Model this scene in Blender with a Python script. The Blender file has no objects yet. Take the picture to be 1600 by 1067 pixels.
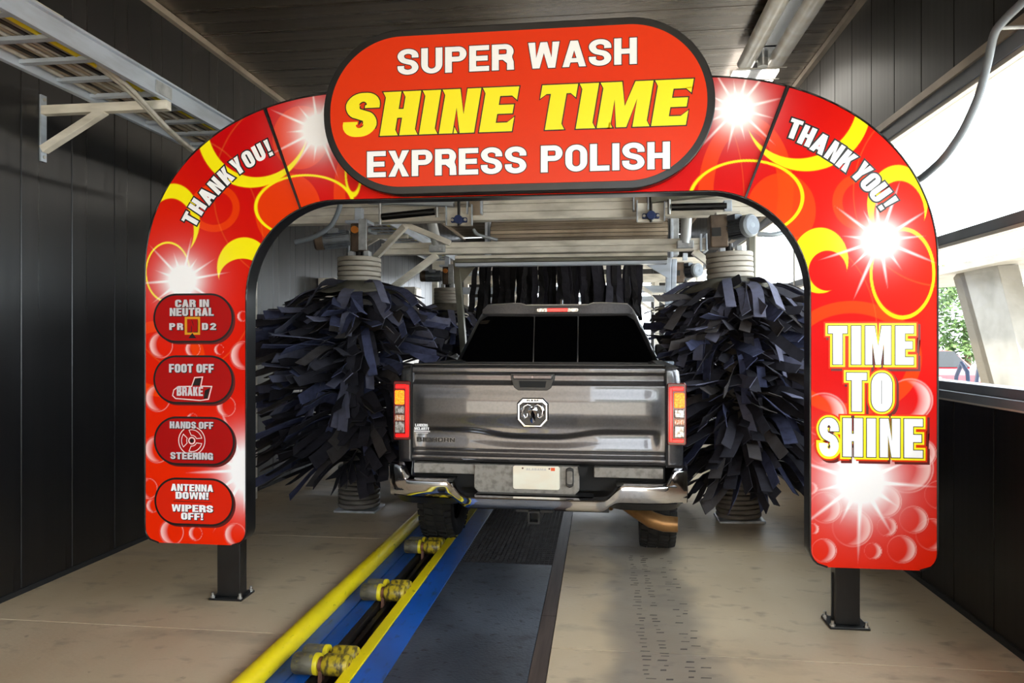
import bpy, bmesh, math, random
import numpy as np
from mathutils import Vector, Matrix
from mathutils.geometry import tessellate_polygon

random.seed(7)
S = bpy.context.scene
COL = S.collection

# ---------------------------------------------------------------- camera
# X runs across the wash tunnel, Y along it, Z up; the camera stands at eye height on X = Y = 0
cam = bpy.data.cameras.new('camera')
cam.sensor_width = 36.0
cam.lens = 36.0 * 1120.0 / 1600.0
cam.clip_start, cam.clip_end = 0.05, 400.0
cam_ob = bpy.data.objects.new('camera', cam)
cam_ob.location = (0, 0, 1.65)
cam_ob.rotation_euler = (math.pi / 2, 0, math.atan(138.0 / 1120.0))
COL.objects.link(cam_ob)
S.camera = cam_ob

# ---------------------------------------------------------------- world, sun, exposure
wd = bpy.data.worlds.new('sky')
S.world = wd
wd.use_nodes = True
_bg = wd.node_tree.nodes['Background']
_bg.inputs[0].default_value = (0.86, 0.93, 1.0, 1)
_bg.inputs[1].default_value = 5.5
sun = bpy.data.lights.new('sun', 'SUN')
sun.energy = 11.0
sun.angle = math.radians(1.5)
sun.color = (1.0, 0.93, 0.82)
sun_ob = bpy.data.objects.new('sun', sun)
sun_ob.rotation_euler = (math.radians(38), 0, math.radians(-20))
sun_ob.location = (-6, -14, 18)
COL.objects.link(sun_ob)
S.view_settings.view_transform = 'Standard'
S.view_settings.look = 'None'
S.view_settings.exposure = 0.72
S.view_settings.gamma = 1.0
S.view_settings.use_curve_mapping = False

# ---------------------------------------------------------------- helpers
def c(r, g, b):
    def f(v):
        v /= 255.0
        return v / 12.92 if v <= 0.04045 else ((v + 0.055) / 1.055) ** 2.4
    return (f(r), f(g), f(b))

MATS = {}
def mat(name, col, rough=0.5, metal=0.0, spec=0.5, coat=0.0, emit=0.0, ecol=None, noise=None, bump=None, aniso=None, rvar=None):
    """noise = (scale xyz, second colour, contrast lo, hi); bump = (scale xyz, strength); coordinates are Object"""
    m = bpy.data.materials.new(name)
    m.use_nodes = True
    nt = m.node_tree
    b = nt.nodes['Principled BSDF']
    b.inputs['Base Color'].default_value = (*col, 1)
    b.inputs['Roughness'].default_value = rough
    b.inputs['Metallic'].default_value = metal
    b.inputs['Specular IOR Level'].default_value = spec
    b.inputs['Coat Weight'].default_value = coat
    b.inputs['Coat Roughness'].default_value = 0.04
    if emit:
        b.inputs['Emission Color'].default_value = (*(ecol or col), 1)
        b.inputs['Emission Strength'].default_value = emit
    tc = None
    def nz(scale, detail=4.0):
        nonlocal tc
        if tc is None:
            tc = nt.nodes.new('ShaderNodeTexCoord')
        mp = nt.nodes.new('ShaderNodeMapping')
        mp.inputs['Scale'].default_value = scale
        nt.links.new(tc.outputs['Object'], mp.inputs[0])
        n = nt.nodes.new('ShaderNodeTexNoise')
        n.inputs['Scale'].default_value = 1.0
        n.inputs['Detail'].default_value = detail
        nt.links.new(mp.outputs[0], n.inputs['Vector'])
        return n
    if noise:
        layers = noise if isinstance(noise, list) else [noise]
        prev = None
        for (sc, col2, lo, hi) in layers:
            n = nz(sc)
            rp = nt.nodes.new('ShaderNodeMapRange')
            rp.inputs[1].default_value = lo
            rp.inputs[2].default_value = hi
            nt.links.new(n.outputs[0], rp.inputs[0])
            mx = nt.nodes.new('ShaderNodeMix')
            mx.data_type = 'RGBA'
            nt.links.new(rp.outputs[0], mx.inputs[0])
            if prev is None:
                mx.inputs[6].default_value = (*col, 1)
            else:
                nt.links.new(prev, mx.inputs[6])
            mx.inputs[7].default_value = (*col2, 1)
            prev = mx.outputs[2]
        nt.links.new(prev, b.inputs['Base Color'])
    if rvar:
        n = nz(rvar[0])
        rp = nt.nodes.new('ShaderNodeMapRange')
        rp.inputs[1].default_value, rp.inputs[2].default_value = 0.35, 0.65
        rp.inputs[3].default_value, rp.inputs[4].default_value = rvar[1], rvar[2]
        nt.links.new(n.outputs[0], rp.inputs[0])
        nt.links.new(rp.outputs[0], b.inputs['Roughness'])
    if bump:
        n = nz(bump[0])
        bp = nt.nodes.new('ShaderNodeBump')
        bp.inputs['Strength'].default_value = bump[1]
        bp.inputs['Distance'].default_value = 0.02
        nt.links.new(n.outputs[0], bp.inputs['Height'])
        nt.links.new(bp.outputs[0], b.inputs['Normal'])
    MATS[name] = m
    return m

def attr_mat(name, rough=0.25, coat=0.4, emit=0.0):
    """printed vinyl: colour comes from the print layer stored on the mesh"""
    m = bpy.data.materials.new(name)
    m.use_nodes = True
    nt = m.node_tree
    b = nt.nodes['Principled BSDF']
    a = nt.nodes.new('ShaderNodeAttribute')
    a.attribute_name = 'print'
    nt.links.new(a.outputs['Color'], b.inputs['Base Color'])
    b.inputs['Roughness'].default_value = rough
    b.inputs['Coat Weight'].default_value = coat
    b.inputs['Coat Roughness'].default_value = 0.03
    b.inputs['Specular IOR Level'].default_value = 0.07
    if emit:      # weak glow added to brighten the print; back-lit cabinet is assumed
        nt.links.new(a.outputs['Color'], b.inputs['Emission Color'])
        b.inputs['Emission Strength'].default_value = emit
    MATS[name] = m
    return m

def pane_mat(name, tint=(1, 1, 1), refl=1.0):
    m = bpy.data.materials.new(name)
    m.use_nodes = True
    nt = m.node_tree
    nt.nodes.remove(nt.nodes['Principled BSDF'])
    tr = nt.nodes.new('ShaderNodeBsdfTransparent')
    tr.inputs[0].default_value = (*tint, 1)
    gl = nt.nodes.new('ShaderNodeBsdfGlossy')
    gl.inputs['Roughness'].default_value = 0.02
    fr = nt.nodes.new('ShaderNodeFresnel')
    fr.inputs[0].default_value = 1.45
    mx = nt.nodes.new('ShaderNodeMixShader')
    mu = nt.nodes.new('ShaderNodeMath')
    mu.operation = 'MULTIPLY'
    mu.inputs[1].default_value = refl
    ge = nt.nodes.new('ShaderNodeNewGeometry')
    sb = nt.nodes.new('ShaderNodeMath')
    sb.operation = 'SUBTRACT'
    sb.inputs[0].default_value = 1.0
    nt.links.new(ge.outputs['Backfacing'], sb.inputs[1])
    m2 = nt.nodes.new('ShaderNodeMath')
    m2.operation = 'MULTIPLY'
    nt.links.new(fr.outputs[0], m2.inputs[0])
    nt.links.new(sb.outputs[0], m2.inputs[1])
    nt.links.new(m2.outputs[0], mu.inputs[0])
    nt.links.new(mu.outputs[0], mx.inputs[0])
    nt.links.new(tr.outputs[0], mx.inputs[1])
    nt.links.new(gl.outputs[0], mx.inputs[2])
    nt.links.new(mx.outputs[0], nt.nodes['Material Output'].inputs[0])
    MATS[name] = m
    return m

def thing(name, label, cat, loc=(0, 0, 0), rot=(0, 0, 0), group=None, kind=None):
    o = bpy.data.objects.new(name, None)
    o.empty_display_size = 0.1
    o.location = loc
    o.rotation_euler = rot
    COL.objects.link(o)
    tag(o, label, cat, group, kind)
    return o

def tag(o, label=None, cat=None, group=None, kind=None):
    if label: o['label'] = label
    if cat: o['category'] = cat
    if group: o['group'] = group
    if kind: o['kind'] = kind
    return o

def root_loc(p):
    while p.parent is not None:
        p = p.parent
    return Vector(p.location)

class MB:
    """collects the faces of ONE part"""
    def __init__(s):
        s.v, s.f = [], []
    def add(s, vs, fs):
        n = len(s.v)
        s.v += [tuple(p) for p in vs]
        s.f += [tuple(i + n for i in q) for q in fs]
        return s
    def box(s, x0, x1, y0, y1, z0, z1):
        return s.add([(x0, y0, z0), (x1, y0, z0), (x1, y1, z0), (x0, y1, z0), (x0, y0, z1), (x1, y0, z1), (x1, y1, z1), (x0, y1, z1)],
                     [(0, 3, 2, 1), (4, 5, 6, 7), (0, 1, 5, 4), (1, 2, 6, 5), (2, 3, 7, 6), (3, 0, 4, 7)])
    def bar(s, p0, p1, w, h, up=(0, 0, 1)):
        p0, p1 = Vector(p0), Vector(p1)
        d = (p1 - p0).normalized()
        a = d.cross(Vector(up))
        if a.length < 1e-4:
            a = d.cross(Vector((1, 0, 0)))
        a.normalize()
        b = a.cross(d)
        a, b = a * (w / 2), b * (h / 2)
        return s.add([p0 - a - b, p0 + a - b, p0 + a + b, p0 - a + b, p1 - a - b, p1 + a - b, p1 + a + b, p1 - a + b],
                     [(0, 1, 2, 3), (7, 6, 5, 4), (1, 0, 4, 5), (2, 1, 5, 6), (3, 2, 6, 7), (0, 3, 7, 4)])
    def cyl(s, p0, p1, r, r1=None, n=20, caps=True):
        r1 = r if r1 is None else r1
        p0, p1 = Vector(p0), Vector(p1)
        d = (p1 - p0).normalized()
        a = d.orthogonal().normalized()
        b = d.cross(a)
        vs = []
        for p, rr in ((p0, r), (p1, r1)):
            for i in range(n):
                t = 2 * math.pi * i / n
                vs.append(p + a * (rr * math.cos(t)) + b * (rr * math.sin(t)))
        fs = [(i, (i + 1) % n, n + (i + 1) % n, n + i) for i in range(n)]
        if caps:
            fs += [tuple(range(n))[::-1], tuple(range(n, 2 * n))]
        return s.add(vs, fs)
    def tube(s, path, r, n=10, closed=False):
        P = [Vector(p) for p in path]
        m = len(P)
        rs = r if isinstance(r, (list, tuple)) else [r] * m
        vs, fs = [], []
        ref = None
        for k in range(m):
            if closed:
                d = P[(k + 1) % m] - P[k - 1]
            else:
                d = P[min(k + 1, m - 1)] - P[max(k - 1, 0)]
            d.normalize()
            if ref is None:
                ref = d.orthogonal().normalized()
            ref = (ref - d * ref.dot(d)).normalized()
            b = d.cross(ref)
            for i in range(n):
                t = 2 * math.pi * i / n
                vs.append(P[k] + ref * (rs[k] * math.cos(t)) + b * (rs[k] * math.sin(t)))
        for k in range(m if closed else m - 1):
            q = (k + 1) % m
            for i in range(n):
                fs.append((k * n + i, k * n + (i + 1) % n, q * n + (i + 1) % n, q * n + i))
        if not closed:
            fs += [tuple(range(n))[::-1], tuple(range((m - 1) * n, m * n))]
        return s.add(vs, fs)
    def lathe(s, prof, cen, axis='z', n=32, a0=0.0, a1=2 * math.pi):
        cx, cy, cz = cen
        m = len(prof)
        full = abs(a1 - a0 - 2 * math.pi) < 1e-6
        cols = n if full else n + 1
        vs, fs = [], []
        for i in range(cols):
            t = a0 + (a1 - a0) * i / n
            ct, st = math.cos(t), math.sin(t)
            for (r, h) in prof:
                if axis == 'z': vs.append((cx + r * ct, cy + r * st, cz + h))
                elif axis == 'x': vs.append((cx + h, cy + r * ct, cz + r * st))
                else: vs.append((cx + r * st, cy + h, cz + r * ct))
        for i in range(n):
            j = (i + 1) % cols
            for k in range(m - 1):
                fs.append((i * m + k, j * m + k, j * m + k + 1, i * m + k + 1))
        return s.add(vs, fs)
    def prism(s, poly, y0, y1):
        """2-D outline in X,Z (counter-clockwise seen from -Y) pushed from y0 to y1"""
        n = len(poly)
        vs = [(x, y0, z) for x, z in poly] + [(x, y1, z) for x, z in poly]
        fs = [tuple(range(n)), tuple(range(n, 2 * n))[::-1]] + [(i, n + i, n + (i + 1) % n, (i + 1) % n) for i in range(n)]
        return s.add(vs, fs)
    def prism_z(s, poly, z0, z1):
        n = len(poly)
        vs = [(x, y, z0) for x, y in poly] + [(x, y, z1) for x, y in poly]
        fs = [tuple(range(n))[::-1], tuple(range(n, 2 * n))] + [(i, (i + 1) % n, n + (i + 1) % n, n + i) for i in range(n)]
        return s.add(vs, fs)
    def prism_x(s, poly, x0, x1):
        n = len(poly)
        vs = [(x0, y, z) for y, z in poly] + [(x1, y, z) for y, z in poly]
        fs = [tuple(range(n))[::-1], tuple(range(n, 2 * n))] + [(i, (i + 1) % n, n + (i + 1) % n, n + i) for i in range(n)]
        return s.add(vs, fs)
    def grid(s, fn, nu, nv, closed_u=False):
        vs = [fn(i / (nu - (0 if closed_u else 1)), j / (nv - 1)) for i in range(nu) for j in range(nv)]
        fs = []
        for i in range(nu if closed_u else nu - 1):
            for j in range(nv - 1):
                q = (i + 1) % nu
                fs.append((i * nv + j, q * nv + j, q * nv + j + 1, i * nv + j + 1))
        return s.add(vs, fs)
    def contours(s, cons, y):
        """flat print: closed outlines with holes in X,Z at depth y, facing -Y"""
        for gi, group in enumerate(cons):
            tri = tessellate_polygon([[Vector((x, z, 0)) for x, z in k] for k in group])
            flat = [p for k in group for p in k]
            fs = []
            for t in tri:
                a, b, d = (flat[i] for i in t)
                cr = (b[0] - a[0]) * (d[1] - a[1]) - (b[1] - a[1]) * (d[0] - a[0])
                fs.append(t if cr > 0 else t[::-1])
            s.add([(x, y - gi % 4 * 0.00012, z) for x, z in flat], fs)
        return s
    def mesh(s, name, m=None, smooth=None, fix=True):
        me = bpy.data.meshes.new(name)
        me.from_pydata(s.v, [], s.f)
        if fix:
            bm = bmesh.new()
            bm.from_mesh(me)
            bmesh.ops.recalc_face_normals(bm, faces=bm.faces)
            bm.to_mesh(me)
            bm.free()
        if smooth:
            me.polygons.foreach_set('use_smooth', [True] * len(me.polygons))
            me.set_sharp_from_angle(angle=math.radians(smooth))
        if m:
            me.materials.append(MATS[m] if isinstance(m, str) else m)
        return me
    def build(s, name, m, parent=None, smooth=None, bevel=0, label=None, world=True, kind=None, fix=True, subsurf=0):
        if parent is not None and world:
            o = root_loc(parent)
            s.v = [(x - o.x, y - o.y, z - o.z) for x, y, z in s.v]
        ob = bpy.data.objects.new(name, s.mesh(name, m, smooth, fix))
        COL.objects.link(ob)
        if parent is not None:
            ob.parent = parent
        if subsurf:
            md = ob.modifiers.new('subsurf', 'SUBSURF')
            md.levels = md.render_levels = subsurf
        if bevel:
            md = ob.modifiers.new('bevel', 'BEVEL')
            md.width = bevel
            md.segments = 2
            md.limit_method = 'ANGLE'
            md.angle_limit = math.radians(40)
        if label: ob['label'] = label
        if kind: ob['kind'] = kind
        return ob

def inst(name, me, parent, loc, rot=(0, 0, 0), scale=(1, 1, 1)):
    o = bpy.data.objects.new(name, me)
    o.location, o.rotation_euler, o.scale = loc, rot, scale
    COL.objects.link(o)
    o.parent = parent
    return o

def struct(o):
    o['kind'] = 'structure'
    return o

def smooth_step(a, b, x):
    t = max(0.0, min(1.0, (x - a) / (b - a)))
    return t * t * (3 - 2 * t)

def rrect(x0, x1, z0, z1, r, n=8):
    r = min(r, (x1 - x0) / 2 - 1e-5, (z1 - z0) / 2 - 1e-5)
    out = []
    for cx, cz, a in ((x1 - r, z0 + r, -90), (x1 - r, z1 - r, 0), (x0 + r, z1 - r, 90), (x0 + r, z0 + r, 180)):
        for k in range(n + 1):
            t = math.radians(a + 90 * k / n)
            out.append((cx + r * math.cos(t), cz + r * math.sin(t)))
    return out

# ---------------------------------------------------------------- materials
mat('wall_panel', c(17, 17, 19), 0.30, 0.0, 0.62, noise=((1.2, 10.0, 0.12), c(29, 27, 26), 0.45, 0.75), rvar=((2, 14, 0.12), 0.27, 0.33))
mat('wall_panel_lower', c(17, 15, 14), 0.36, 0.0, 0.28, noise=((1.2, 10.0, 0.15), c(27, 24, 22), 0.45, 0.7), rvar=((2, 14, 0.12), 0.33, 0.38))
mat('ceiling_panel', c(96, 86, 76), 0.28, 0.75, 0.5, noise=((0.15, 9.0, 1), c(120, 108, 96), 0.4, 0.7), rvar=((0.2, 10, 1), 0.25, 0.33))
mat('joint_black', c(10, 10, 11), 0.7)
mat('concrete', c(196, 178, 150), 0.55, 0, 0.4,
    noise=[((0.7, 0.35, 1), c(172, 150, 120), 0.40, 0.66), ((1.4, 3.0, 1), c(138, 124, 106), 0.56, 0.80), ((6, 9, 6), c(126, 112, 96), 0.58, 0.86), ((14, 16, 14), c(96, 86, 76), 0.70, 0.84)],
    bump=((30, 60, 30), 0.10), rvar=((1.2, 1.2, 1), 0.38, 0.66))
mat('concrete_out', c(196, 188, 174), 0.8, noise=((0.6, 0.6, 1), c(178, 170, 156), 0.4, 0.7))
mat('alu', c(190, 200, 214), 0.4, 0.35, noise=((3, 3, 14), c(170, 178, 190), 0.4, 0.7), rvar=((4, 4, 4), 0.3, 0.5))
mat('alu_white', c(238, 232, 220), 0.45, 0.0, noise=((3, 3, 10), c(190, 184, 172), 0.4, 0.7))
mat('alu_dark', c(120, 118, 106), 0.5, 0.5, noise=((4, 4, 4), c(92, 90, 80), 0.4, 0.7))
mat('galv', c(184, 188, 192), 0.42, 0.35, noise=((12, 12, 12), c(142, 144, 148), 0.4, 0.7))
mat('trim_metal', c(190, 176, 158), 0.35, 0.4, noise=((2, 2, 2), c(150, 136, 120), 0.4, 0.7))
mat('frame_dark', c(122, 128, 138), 0.4, 0.2, noise=((3, 3, 3), c(106, 112, 122), 0.4, 0.7))
mat('frame_light', c(206, 200, 190), 0.4, 0.4)
mat('black_paint', c(20, 20, 21), 0.28, 0, 0.5, noise=((8, 8, 8), c(30, 30, 31), 0.4, 0.7))
mat('black_matte', c(14, 14, 15), 0.75)
mat('print_black', c(16, 14, 14), 0.35)
mat('zinc_bolt', c(190, 190, 188), 0.3, 0.9)
pane_mat('window_glass', (0.97, 0.985, 0.98))

# ================================================================ the tunnel
XL, XR, ZC = -3.76, 2.18, 4.52
Y0, Y1 = -4.6, 19.6
PW = 0.455

def panel_mesh(name, w, h, t, m):
    """upright wall board, chamfered along its long edges; origin at the bottom of one edge, lies in Y-Z, faces +X"""
    k, b = 0.0025, 0.004
    prof = [(0, k), (0, w - k), (t - b, w - k), (t, w - k - b), (t, k + b), (t - b, k)]
    mb = MB()
    n = len(prof)
    mb.add([(x, y, 0) for x, y in prof] + [(x, y, h) for x, y in prof],
           [tuple(range(n)), tuple(range(n, 2 * n))] + [(i, (i + 1) % n, n + (i + 1) % n, n + i) for i in range(n)])
    return mb.mesh(name, m)

# floor: concrete slabs either side of the conveyor
floor = struct(MB().box(XL - 0.2, XR + 0.2, Y0, Y1, -0.40, -0.30).build('floor', 'joint_black'))
slab_edges = [Y0, -2.6, -0.6, 1.75, 3.86, 5.82, 8.2, 10.6, 13.0, 15.4, 17.5, Y1]
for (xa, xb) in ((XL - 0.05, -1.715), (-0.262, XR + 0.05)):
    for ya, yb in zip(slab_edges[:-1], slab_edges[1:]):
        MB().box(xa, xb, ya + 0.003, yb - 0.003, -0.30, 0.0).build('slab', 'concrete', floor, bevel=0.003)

# left wall
wall_left = struct(MB().box(XL - 0.15, XL - 0.03, Y0, Y1, -0.1, ZC + 0.05).build('wall_left', 'joint_black'))
pm = panel_mesh('panel', PW, ZC, 0.03, 'wall_panel')
y = 4.26 - PW * 20
while y < Y1 - 0.1:
    if y > Y0 - 0.2:
        inst('panel', pm, wall_left, (XL - 0.03, y, 0))
    y += PW
struct(MB().box(XL, XL + 0.012, Y0, Y1, 0.0, 0.035).build('baseboard_left', 'black_matte'))

# right wall: boards under and above a long window band
wall_right = struct(MB().box(XR + 0.03, XR + 0.15, Y0, Y1, -0.1, 1.29).build('wall_right', 'joint_black'))
wall_upper = struct(MB().box(XR + 0.03, XR + 0.15, Y0, Y1, 3.33, ZC + 0.05).build('wall_right_upper', 'joint_black'))
pl = panel_mesh('panel', PW, 1.29, 0.03, 'wall_panel_lower')
pu = panel_mesh('panel', PW, ZC - 3.33, 0.03, 'wall_panel_lower')
y = 4.30 - PW * 20
while y < Y1 - 0.1:
    if y > Y0 - 0.2:
        inst('panel', pl, wall_right, (XR + 0.03, y + PW, 0), (0, 0, math.pi))
        inst('panel', pu, wall_upper, (XR + 0.03, y + PW, 3.33), (0, 0, math.pi))
    y += PW
struct(MB().box(XR - 0.012, XR, Y0, Y1, 0.0, 0.035).build('baseboard_right', 'black_matte'))
win_edges = [-4.5, -1.6, 1.2, 3.55, 6.2, 8.45, 10.5, 12.55, 14.6, 17.0, 19.5]
for k, (ya, yb) in enumerate(zip(win_edges[:-1], win_edges[1:])):
    w = thing('window_%d' % (k + 1), None, None, (XR, ya, 1.29), kind='structure')
    sill = MB().box(XR - 0.05, XR + 0.13, ya, yb, 1.29, 1.345).box(XR - 0.015, XR + 0.11, ya, yb, 1.345, 1.40)
    sill.build('sill', 'frame_dark', w, bevel=0.004)
    MB().box(XR - 0.052, XR - 0.045, ya, yb, 1.286, 1.296).build('sill_trim', 'frame_light', w)
    MB().box(XR, XR + 0.09, ya, yb, 2.272, 2.335).build('middle_rail', 'frame_dark', w, bevel=0.004)
    MB().box(XR + 0.005, XR + 0.08, ya, yb, 2.250, 2.271).build('rail_bead', 'frame_light', w)
    hd = MB().box(XR - 0.01, XR + 0.10, ya, yb, 3.19, 3.28)
    hd.build('head_frame', 'frame_dark', w, bevel=0.004)
    MB().box(XR - 0.025, XR + 0.10, ya, yb, 3.281, 3.335).build('head_flashing', 'trim_metal', w)
    MB().box(XR + 0.0, XR + 0.08, ya, yb, 3.160, 3.189).build('head_bead', 'frame_light', w)
    for (za, zb) in ((1.40, 2.25), (2.335, 3.16)):
        MB().box(XR + 0.04, XR + 0.048, ya + 0.03, yb - 0.03, za, zb).build('pane', 'window_glass', w)
    MB().box(XR - 0.005, XR + 0.09, yb - 0.03, yb + 0.03, 1.40, 3.19).build('mullion', 'frame_light', w, bevel=0.003)

# ceiling boards run across the tunnel
ceiling = struct(MB().box(XL - 0.15, XR + 0.15, Y0, Y1, ZC + 0.03, ZC + 0.2).build('ceiling', 'joint_black'))
cb = MB()
k, b, t = 0.002, 0.004, 0.03
prof = [(k, t), (PW - k, t), (PW - k, b), (PW - k - b, 0), (k + b, 0), (k, b)]
n = len(prof)
L = XR - XL
cb.add([(0, yy, zz) for yy, zz in prof] + [(L, yy, zz) for yy, zz in prof],
       [tuple(range(n)), tuple(range(n, 2 * n))] + [(i, (i + 1) % n, n + (i + 1) % n, n + i) for i in range(n)])
cm = cb.mesh('panel', 'ceiling_panel')
y = Y0
while y < Y1 - PW:
    inst('panel', cm, ceiling, (XL, y, ZC))
    y += PW
struct(MB().prism_z([(XL, Y0), (XL + 0.05, Y0), (XL + 0.05, Y1), (XL, Y1)], ZC - 0.06, ZC - 0.005).build('trim_1', 'trim_metal'))
struct(MB().box(XR - 0.05, XR, Y0, Y1, ZC - 0.06, ZC - 0.005).build('trim_2', 'trim_metal'))

# far end of the tunnel: wall with an open drive-out doorway
mb = MB().box(XL, -2.55, Y1, Y1 + 0.2, 0, ZC).box(1.35, XR, Y1, Y1 + 0.2, 0, ZC).box(-2.55, 1.35, Y1, Y1 + 0.2, 3.3, ZC)
struct(mb.build('wall_back', 'wall_panel'))

# ================================================================ outside
gm = MB()
gx0, gx1 = XL - 0.15, XR + 0.15
gm.box(-60, gx0, -60, 80, -0.3, -0.03).box(gx1, 60, -60, 80, -0.3, -0.03).box(gx0, gx1, -60, Y0, -0.3, -0.03).box(gx0, gx1, Y1 + 0.2, 80, -0.3, -0.03)
ground = struct(gm.build('ground', 'concrete_out'))

mat('stucco', c(206, 190, 168), 0.8, noise=((0.4, 0.4, 0.4), c(190, 174, 152), 0.4, 0.7))
mat('brick_band', c(168, 128, 108), 0.8)
struct(MB().box(-26, -0.6, -17.4, -17.0, -0.03, 9.0).box(-0.6, -0.2, -26, -17.0, -0.03, 9.0).build('wall_opposite', 'stucco'))
struct(MB().box(-26, -0.55, -17.0, -16.9, -0.03, 1.1).build('trim_3', 'brick_band'))
hm = MB()
_g = random.Random(8)
for _ in range(5000):
    p = Vector((_g.uniform(0.2, 16), -17.5 + _g.uniform(-.6, .6), _g.uniform(0, 1) ** .8 * 4.6))
    a = Vector((_g.gauss(0, 1), _g.gauss(0, 1), _g.gauss(0, 1))).normalized()
    b = a.orthogonal().normalized()
    hm.add([p - a * .2, p - b * .1, p + a * .2, p + b * .1], [(0, 1, 2, 3)])
mat('hedge_leaf', c(96, 122, 74), 0.7)
hd = hm.build('hedge', 'hedge_leaf', fix=False)
tag(hd, 'green hedge across the street behind the camera', 'hedge', kind='stuff')

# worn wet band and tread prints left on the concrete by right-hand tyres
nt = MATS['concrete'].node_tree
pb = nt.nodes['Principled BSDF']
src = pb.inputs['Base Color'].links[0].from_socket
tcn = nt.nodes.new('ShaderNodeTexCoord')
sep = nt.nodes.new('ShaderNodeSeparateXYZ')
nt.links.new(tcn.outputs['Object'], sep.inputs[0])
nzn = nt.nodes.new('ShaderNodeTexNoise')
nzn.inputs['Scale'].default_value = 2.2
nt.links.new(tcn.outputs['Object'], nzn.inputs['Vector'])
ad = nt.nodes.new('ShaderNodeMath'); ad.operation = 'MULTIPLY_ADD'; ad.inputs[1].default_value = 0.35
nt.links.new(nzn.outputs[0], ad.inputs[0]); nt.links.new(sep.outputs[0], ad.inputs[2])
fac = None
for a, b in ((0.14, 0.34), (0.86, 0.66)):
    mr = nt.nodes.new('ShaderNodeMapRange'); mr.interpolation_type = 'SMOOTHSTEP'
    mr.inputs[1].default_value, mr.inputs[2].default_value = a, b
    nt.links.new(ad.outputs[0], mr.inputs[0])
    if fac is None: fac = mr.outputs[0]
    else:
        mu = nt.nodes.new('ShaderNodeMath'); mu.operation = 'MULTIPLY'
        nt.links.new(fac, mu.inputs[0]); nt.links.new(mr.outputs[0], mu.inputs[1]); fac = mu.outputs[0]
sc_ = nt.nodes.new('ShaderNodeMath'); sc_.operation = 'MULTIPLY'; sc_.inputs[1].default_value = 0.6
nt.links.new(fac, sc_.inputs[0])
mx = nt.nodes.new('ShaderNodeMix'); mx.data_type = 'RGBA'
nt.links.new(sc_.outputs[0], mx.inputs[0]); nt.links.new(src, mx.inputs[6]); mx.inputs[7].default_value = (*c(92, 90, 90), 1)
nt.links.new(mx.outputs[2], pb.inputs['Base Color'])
mat('tread_dirt', c(62, 56, 52), 0.7, noise=((30, 30, 30), c(96, 86, 76), 0.4, 0.7))
_g = random.Random(4)
tm = MB()
y = 3.3
while y < 5.6:
    for x, pr_ in ((0.235, .95), (0.325, .9), (0.455, .6), (0.52, .45)):
        if _g.random() < pr_:
            xx, yy, w, h = x + _g.uniform(-.012, .012), y + _g.uniform(-.01, .01), _g.uniform(.012, .028), _g.uniform(.005, .010)
            tm.add([(xx - w, yy - h, .0007), (xx + w * .9, yy - h * .6, .0007), (xx + w, yy + h, .0007), (xx - w * .8, yy + h * .7, .0007)], [(0, 1, 2, 3)])
    y += 0.052
tm.build('tread_prints', 'tread_dirt', floor, fix=False, kind='stuff')

# ================================================================ cable tray on the left wall
mat('wire_grey', c(178, 174, 166), 0.5, noise=((20, 20, 20), c(150, 146, 138), 0.4, 0.7))
mat('wire_black', c(34, 32, 30), 0.5)
mat('wire_green', c(24, 84, 52), 0.5)
mat('wire_yellow', c(222, 200, 30), 0.5)
mat('box_beige', c(198, 192, 176), 0.5)
mat('hose_grey', c(112, 120, 130), 0.45)
mat('wire_taupe', c(134, 122, 106), 0.55)

tray = thing('cable_tray', 'long aluminium ladder cable tray along the dark left wall', 'cable tray', (-3.1, 2.0, 3.2))
TA, TB = 1.6, 18.0
for xr, d in ((-2.87, 1), (-3.35, -1)):
    m = MB().box(xr - 0.004, xr + 0.004, TA, TB, 3.245, 3.375)
    m.box(min(xr, xr + 0.030 * d), max(xr, xr + 0.030 * d), TA, TB, 3.362, 3.376).box(min(xr, xr + 0.030 * d), max(xr, xr + 0.030 * d), TA, TB, 3.244, 3.258)
    m.build('side_rail', 'alu', tray)
MB().box(-2.866, -2.856, 4.33, 4.50, 3.27, 3.35).build('splice_plate', 'galv', tray)
yy = 1.75
while yy < 17.8:
    MB().box(-3.345, -2.875, yy - 0.022, yy + 0.022, 3.262, 3.285).build('rung', 'alu', tray)
    yy += 0.292
for (y, lab) in ((4.44, 'white wall bracket under the cable tray, nearest the camera'), (7.4, 'wall bracket under the cable tray beside the left brush'), (10.4, 'far wall bracket under the cable tray beyond the left brush')):
    b = thing('wall_bracket', lab, 'bracket', (XL, y, 2.87), group='cable tray brackets')
    MB().box(XL, XL + 0.012, y - 0.025, y + 0.025, 2.87, 3.32).build('wall_plate', 'alu', b)
    MB().box(XL + 0.01, -2.84, y - 0.028, y + 0.028, 3.185, 3.245).build('arm', 'alu_white', b, bevel=0.003)
    MB().bar((XL + 0.01, y, 2.95), (-3.30, y, 3.20), 0.05, 0.055, (0, 1, 0)).build('brace', 'alu_white', b, bevel=0.003)
    for zz in (2.90, 3.29):
        MB().cyl((XL + 0.012, y, zz), (XL + 0.022, y, zz), 0.012, n=8).build('bolt', 'zinc_bolt', b)
cols = ['wire_grey', 'wire_taupe', 'wire_black', 'wire_taupe', 'wire_grey', 'wire_taupe', 'wire_grey', 'wire_black', 'wire_taupe', 'wire_yellow', 'wire_green', 'wire_yellow']
names = {'wire_grey': 'grey', 'wire_taupe': 'brown-grey', 'wire_black': 'black', 'wire_green': 'green', 'wire_yellow': 'yellow-green'}
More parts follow.
